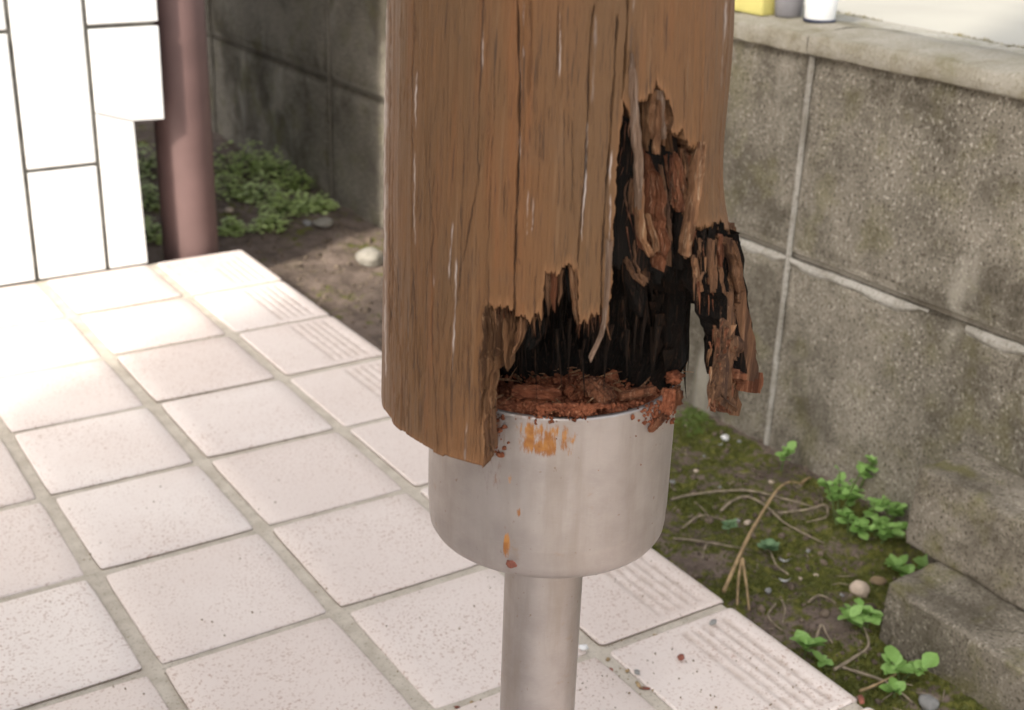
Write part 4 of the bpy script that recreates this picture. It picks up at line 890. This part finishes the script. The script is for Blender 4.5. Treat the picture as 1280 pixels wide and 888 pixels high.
# ------------------------------------------------------------------ stones
def gpt(u, v, dz=0.0):
    p = onz(u, v, GZ); p = onz(u, v, GZ+gheight(p[0], p[1])); return np.array([p[0], p[1], p[2]+dz])
def stone(u, v, r, seed, mat, name, label, cat='stone', group=None, fl=.65):
    rx = r*RNG.uniform(.85, 1.2); return lump(name, tuple(gpt(u, v, r*fl*.55)), rx, r*.9, r*fl, seed, mat, label, cat, group, (0, 0, RNG.uniform(0, 6)), 3, .22, 1.1)
stone(906, 549, .035, 3, 'pebble', 'pebble', 'smooth white pebble on bare soil beside the wall foot')
stone(1074, 741, .062, 4, 'pinkst', 'stone', 'pinkish beige stone on moss near the lower step block', fl=.75)
stone(1098, 728, .052, 5, 'brownst', 'stone', 'flat brown stone against the corner of the lower step block', fl=.4)
stone(1160, 883, .060, 6, 'greyst', 'stone', 'smooth grey stone at the foot of the lower step block', fl=.6)
stone(964, 604, .022, 7, 'pinkst', 'pebble', 'small beige pebble in moss left of the leafy weed')
stone(463, 328, .16, 8, 'mortar', 'stone', 'large pale stone lying in the sun left of the brown post', fl=.6)
stone(405, 281, .12, 9, 'mortar', 'stone', 'grey flat stone at the foot of the shaded wall', fl=.35)
stone(384, 282, .06, 10, 'greyst', 'stone', 'small grey stone just left of the flat one by the wall')
stone(286, 265, .05, 12, 'pinkst', 'pebble', 'small pale pebble in the weeds beside the drainpipe')
for k, (u, v, r) in enumerate([(870, 590, .018), (840, 604, .02), (924, 553, .018), (934, 655, .025), (922, 652, .02), (1010, 690, .016), (1000, 725, .016), (960, 740, .022), (1052, 745, .014), (1020, 720, .015), (900, 610, .014), (880, 571, .012)]):
    stone(u, v, r, 20+k, 'greyst' if k % 3 else 'pinkst', 'pebble', 'tiny grey or beige pebble half sunk in the soil strip', 'stone', 'tiny pebbles in the soil strip')
# fallen petals
def petal(u, v, s, label):
    p = gpt(u, v, .02); bm = bmesh.new(); ring = []
    for k in range(12):
        a = 2*math.pi*k/12; ring.append(bm.verts.new(Vector((math.cos(a)*s*1.25, math.sin(a)*s*.8, .35*s*math.cos(2*a)))*T))
    c = bm.verts.new(Vector((0, 0, -.15*s))*T)
    for k in range(12): bm.faces.new((c, ring[k], ring[(k+1) % 12]))
    r = bmesh.ops.solidify(bm, geom=bm.faces[:], thickness=.004*T)
    o = link('petal', bm_mesh('petal', bm, True), MT['pebble'], None, loc=Vector(p)*T); o.rotation_euler = (.3, .2, RNG.uniform(0, 3)); setp(o, label, 'petal')
petal(981, 703, .034, 'fallen white petal beside the bluish weed'); petal(981, 728, .034, 'fallen white petal below the other one on the moss')
petal(900, 558, .018, 'thin pale petal sliver close to the white pebble')

# ------------------------------------------------------------------ weeds
def leaf_mesh(L, wd, cup=.25, notch=.0):
    V = []; prof = [(0, .08), (.18, .62), (.42, 1.0), (.65, .92), (.85, .55), (1.0, .05)]
    for t, q in prof:
        z = -.35*cup*L*(t-.3)**2
        for s in (-1, -.5, 0, .5, 1): V.append((t*L, s*q*wd*.5, z+abs(s)*cup*wd*.35*q))
    Q = [(i*5+k, i*5+k+1, (i+1)*5+k+1, (i+1)*5+k) for i in range(5) for k in range(4)]
    return mesh_np('leaf', V, Q)
LEAFM = {m_: [leaf_mesh(s_, w_, c_) for s_, w_, c_ in ((.10, .085, .3), (.085, .07, .45), (.12, .085, .25))] for m_ in ('leaf', 'leafb')}
for m_ in LEAFM:
    for me in LEAFM[m_]: me.materials.append(MT[m_])
STEMS = {}
def weed(u, v, n, spread, hgt, label, size=1.0, mat='leaf', seed=0):
    p = gpt(u, v); r = np.random.default_rng(seed+100); e = empty('weed', tuple(p), label, 'weed', 'small green weeds in the soil strip')
    ns_ = max(1, n//5); tips = []
    for s in range(ns_):
        a = r.uniform(0, 6.28); q = spread*1.35*math.sqrt(r.random()); tip = Vector((math.cos(a)*q, math.sin(a)*q, hgt*1.5*r.uniform(.4, 1.0)))
        me = tube_mesh('stem', smooth_path([(0, 0, -.03), tuple(tip*.5+Vector((0, 0, hgt*.1))), tuple(tip)], 4), .006, 5)
        link('stem', me, MT['stem'], e, loc=(0, 0, 0)); tips.append(tip)
    for k in range(int(n*2.8)):
        tip = tips[k % ns_]; t = r.uniform(.45, 1.0); a = 2.4*k+r.uniform(-.5, .5)
        o = link('leaf', LEAFM[mat][int(r.integers(0, 3))], None, e, loc=tuple(tip*t*T+Vector((0, 0, .01*T))))
        o.rotation_euler = (r.uniform(-.35, .35), r.uniform(-.75, .12), a); s_ = 1.02*size*r.uniform(.45, 1.15); o.scale = (s_, s_, s_)
weed(975, 590, 7, .05, .13, 'small bright weed rooted right at the wall foot right of the pebble', .75, seed=1)
weed(1046, 655, 16, .10, .26, 'tallest leafy weed standing against the base of the wall', .85, seed=2)
weed(1098, 622, 5, .03, .10, 'four leaved seedling between wall and upper step block', .95, seed=3)
weed(1090, 668, 34, .20, .12, 'dense low weed cushion left of the upper step block', .68, seed=4)
weed(1128, 715, 14, .11, .09, 'weed squeezed out at the joint of the two step blocks', .75, seed=5)
weed(1062, 640, 14, .10, .15, 'bushy weed between the tallest weed and the dense cushion', .75, seed=21)
weed(1112, 655, 16, .10, .12, 'weed filling the shade beside the upper step block end', .7, seed=22)
weed(1070, 620, 12, .09, .22, 'tall weed leaning on the wall foot right of the tallest one', .8, seed=24)
weed(1060, 668, 18, .12, .10, 'spreading weed at the left end of the dense cushion', .7, seed=25)
weed(1100, 680, 14, .10, .09, 'low weed in front of the dense cushion', .7, seed=26)
weed(1064, 775, 8, .06, .07, 'low weed just left of the leafy weed by the pinkish stone', .75, seed=23)
weed(1150, 712, 8, .06, .05, 'few weed leaves spreading over the lower step block corner', .7, seed=15)
weed(1082, 788, 15, .10, .16, 'leafy weed beside the pinkish stone and lower step block', .75, seed=6)
weed(1005, 822, 5, .04, .10, 'broad leaved seedling right at the tile edge', 1.25, seed=7)
weed(1126, 850, 10, .10, .15, 'weed with rounded leaves in front of the lower step block', 1.0, seed=8)
weed(965, 690, 8, .07, .06, 'bluish weed with soft leaves beside the dry stalk', .8, 'leafb', seed=9)
weed(1028, 836, 2, .01, .04, 'single small leaf pushing up beside the tile edge', .9, seed=10)
weed(1118, 874, 5, .05, .04, 'flat small weed under crossed dry twigs near the grey stone', .7, seed=11)
weed(910, 668, 4, .05, .04, 'pale bluish seedling among dry roots near the cup', .7, 'leafb', seed=12)
weed(1136, 640, 3, .03, .08, 'tiny weed leaf touching the left end of the upper block', .6, seed=13)
# the shaded patch by the far wall: clumps
def clump(u, v, s, seed, label):
    p = gpt(u, v); r = np.random.default_rng(seed); e = empty('weed_clump', tuple(p), label, 'weed', 'weed clumps by the shaded wall'); V = []; Q = []
    for k in range(170):
        a = r.uniform(0, 6.28); q = r.random()**.6*s*1.1; hz = r.uniform(.03, 1.5)*s*(1-.75*(q/s/1.1))
        c = Vector((math.cos(a)*q, math.sin(a)*q, hz)); L = r.uniform(.045, .095); b = r.uniform(0, 6.28); t = r.uniform(-.3, .8)
        d = Vector((math.cos(b)*math.cos(t), math.sin(b)*math.cos(t), -math.sin(t)*.6)); sd = d.cross(Vector((0, 0, 1))).normalized()*L*.42; n0 = len(V)
        V += [tuple(c), tuple(c+d*L*.5+sd), tuple(c+d*L), tuple(c+d*L*.5-sd)]; Q.append((n0, n0+1, n0+2, n0+3))
    me = mesh_np('foliage', V, Q, smooth=False); link('foliage', me, MT['leafy'], e, loc=(0, 0, 0))
    V = []; Q = []
    for k in range(9):
        a = r.uniform(0, 6.28); tm = tube_mesh('s', smooth_path([(0, 0, -.02), (math.cos(a)*s*.3, math.sin(a)*s*.3, s*.4), (math.cos(a)*s*.7, math.sin(a)*s*.7, s*.7)], 3), .007, 4)
        c = np.zeros(len(tm.vertices)*3); tm.vertices.foreach_get('co', c); c = c.reshape(-1, 3)/T; n0 = len(V); V += [tuple(x) for x in c]; Q += [tuple(n0+i for i in pl.vertices) for pl in tm.polygons]; bpy.data.meshes.remove(tm)
    link('stem', mesh_np('stem', V, Q), MT['stem'], e, loc=(0, 0, 0))
CL = [(292, 218, .34, 'tallest weed clump at the wall just right of the drainpipe'), (318, 214, .30, 'weed clump at the wall second from the drainpipe'), (345, 222, .28, 'weed clump midway along the shaded wall foot'), (368, 238, .24, 'weed clump at the wall before the flat grey stone'),
      (292, 246, .26, 'low weed clump touching the drainpipe on its right'), (325, 250, .26, 'low weed clump in front of the wall clumps'), (352, 268, .24, 'low front weed clump left of the small grey stone'), (378, 264, .20, 'small weed clump above the small grey stone'), (402, 262, .16, 'last small weed clump at the right end of the patch'),
      (338, 286, .18, 'frontmost weed clump nearest the porch corner'), (290, 290, .14, 'sparse weed between drainpipe and porch corner'), (182, 215, .30, 'weed clump seen in the gap left of the drainpipe, upper'), (184, 255, .26, 'weed clump seen in the gap left of the drainpipe, middle'), (186, 300, .22, 'weed clump seen in the gap left of the drainpipe, lower')]
for k, (u, v, s, lb) in enumerate(CL): clump(u, v, s, 40+k, lb)
lump_sp = [(870, 522), (862, 530), (880, 530), (868, 515)]
sp = []
for _ in range(500):
    p = gpt(RNG.normal(868, 11), RNG.normal(524, 9)); sp.append((p[0], p[1], p[2], 1.0))
setp(link('moss', tufts('wall_moss', sp, None, .03, 8, 3, .2), MT['mossg']), kind='stuff')

# ------------------------------------------------------------------ dry twigs and roots
def twig(pts, r, mat, label, cat='twig', group='dry twigs on the soil', branches=()):
    P = [tuple(gpt(u, v, h)) for u, v, h in pts]; p0 = P[0]; sp_ = smooth_path(P, 6); n = len(sp_)
    rs = [r*(1-.55*i/n) for i in range(n)]
    if not branches:
        o = link('twig', tube_mesh('twig', sp_, rs, 7, .35, RNG.uniform(0, 99)), MT[mat]); return setp(o, label, cat, group)
    e = empty('dry_stalk', p0, label, cat); link('stalk', tube_mesh('stalk', sp_, rs, 7, .3), MT[mat], e)
    for b in branches:
        bp = smooth_path([tuple(gpt(u, v, h)) for u, v, h in b], 5); link('branch', tube_mesh('branch', bp, [r*.8*(1-.4*i/len(bp)) for i in range(len(bp))], 6, .3), MT[mat], e)
twig([(904, 745, .03), (918, 722, .10), (935, 692, .15), (955, 660, .17), (970, 638, .17), (985, 625, .14), (1002, 618, .08)], .013, 'twig', 'tall straw coloured dry stalk arching over the moss from the tile edge', 'dry stalk', None,
     [[(925, 716, .10), (922, 735, .06), (921, 760, .02)], [(926, 716, .10), (932, 740, .05), (936, 766, .02)], [(1000, 618, .09), (1008, 608, .06), (1013, 602, .03)]])
TW = [([(838, 628, .02), (872, 622, .03), (932, 618, .03), (982, 629, .03), (1019, 638, .02)], .010, 'root', 'long grey root curving across the moss behind the dry stalk'),
      ([(900, 642, .015), (914, 632, .03), (932, 627, .04), (955, 638, .04), (978, 657, .03), (1000, 668, .02), (1030, 682, .015)], .010, 'root', 'root arching and crossing behind the dry stalk towards the lower right'),
      ([(971, 645, .02), (1010, 640, .02), (1030, 636, .03), (1034, 645, .03), (1030, 652, .03), (1008, 656, .02)], .009, 'root', 'root with a hooked end under the leafy weeds'),
      ([(853, 663, .015), (874, 650, .03), (895, 651, .02), (915, 656, .015)], .009, 'root', 'bent grey root near the right side of the cup'),
      ([(842, 676, .015), (866, 679, .02), (886, 682, .02), (934, 690, .02)], .009, 'root', 'straight grey root pointing to the dry stalk'),
      ([(884, 682, .02), (880, 690, .02), (878, 699, .01)], .007, 'root', 'short side root hanging under the straight grey root'),
      ([(969, 757, .01), (960, 772, .02), (966, 783, .02), (978, 790, .01)], .009, 'root', 'hook shaped dry twig beside the tile edge'),
      ([(977, 752, .01), (981, 766, .02), (978, 780, .01)], .008, 'root', 'short upright twig next to the hook shaped one'),
      ([(1042, 841, .02), (1066, 828, .03), (1084, 814, .03), (1082, 797, .03), (1076, 783, .02)], .010, 'root', 'bent brown twig curving up to the weed beside the lower block'),
      ([(1052, 838, .02), (1084, 850, .03), (1110, 860, .03), (1140, 882, .02)], .010, 'root', 'long pale twig running towards the grey stone'),
      ([(1074, 868, .02), (1098, 860, .03), (1121, 847, .03)], .009, 'twig', 'twig crossing over the long pale twig'),
      ([(1010, 755, .01), (1022, 748, .02), (1036, 752, .02), (1044, 756, .01)], .008, 'root', 'pale crumpled rootlet left of the pinkish stone'),
      ([(1020, 800, .01), (1026, 786, .03), (1032, 795, .02), (1040, 806, .01)], .008, 'root', 'small forked rootlet near the broad leaved seedling'),
      ([(985, 720, .01), (970, 712, .03), (962, 695, .03), (956, 690, .02)], .007, 'root', 'thin stem from the bluish weed to the petals')]
for a in TW: twig(*a)

# ------------------------------------------------------------------ odds and ends on the tiles
def tz(u, v, dz=0): p = onz(u, v, 0.0); return (p[0], p[1], dz)
lump('berry', tz(851, 825, .016), .020, .018, .016, 3, 'redchip', 'small red brown berry lying on the nosing tile', 'berry', sub=2, amp=.15)
lump('bark_chip', tz(1076, 877, .012), .035, .014, .012, 4, 'redchip', 'red brown bark chip on the outer tile corner', 'bark chip', rot=(0, 0, .9), amp=.35)
lump('grey_chip', tz(891, 780, .010), .026, .014, .010, 5, 'greyst', 'flat grey chip at the edge of the nosing tile', 'chip', rot=(0, 0, .3), amp=.35)
lump('grey_chip', tz(796, 842, .008), .013, .016, .010, 6, 'greyst', 'tiny grey chip in the joint left of the nosing tile', 'chip', amp=.3)
lump('white_chip', tz(729, 812, .012), .024, .020, .012, 7, 'pebble', 'white chip lying in the joint right behind the pipe', 'chip', amp=.4)
for k, (u, v) in enumerate([(812, 797), (822, 793), (804, 801), (798, 853), (806, 858), (785, 836), (764, 835), (818, 861), (847, 884), (590, 876), (572, 882), (760, 822)]):
    lump('dead_leaf_bit', tz(u, v, -.012), .028 if k < 5 else .016, .010, .007, 30+k, 'twig' if k % 2 else 'redchip', 'crumpled orange brown dead leaf bit in the joints beside the nosing tile', 'dead leaf', 'dead leaf bits in the tile joints', (0, 0, RNG.uniform(0, 3)), 2, .5, 2)
V = []; Tn = []
for u, v in [(734, 852), (766, 850), (749, 877), (525, 773), (542, 790), (618, 722), (610, 727), (480, 857), (460, 860), (412, 875), (829, 744), (852, 735), (843, 762), (816, 829), (840, 812), (888, 870), (895, 885), (740, 745), (382, 666), (292, 611)]+[(RNG.uniform(720, 1040), RNG.uniform(690, 888)) for _ in range(150)]+[(RNG.uniform(0, 620), RNG.uniform(560, 888)) for _ in range(130)]:
    p = onz(u, v, 0.0)
    if p[0] > 2.8: continue
    r = RNG.uniform(.002, .006); crumb(np.array([p[0], p[1], r*.5]), r)
setp(link('grit', mesh_np('grit', np.concatenate(V), None, np.concatenate(Tn)), MT['brownst']), kind='stuff')
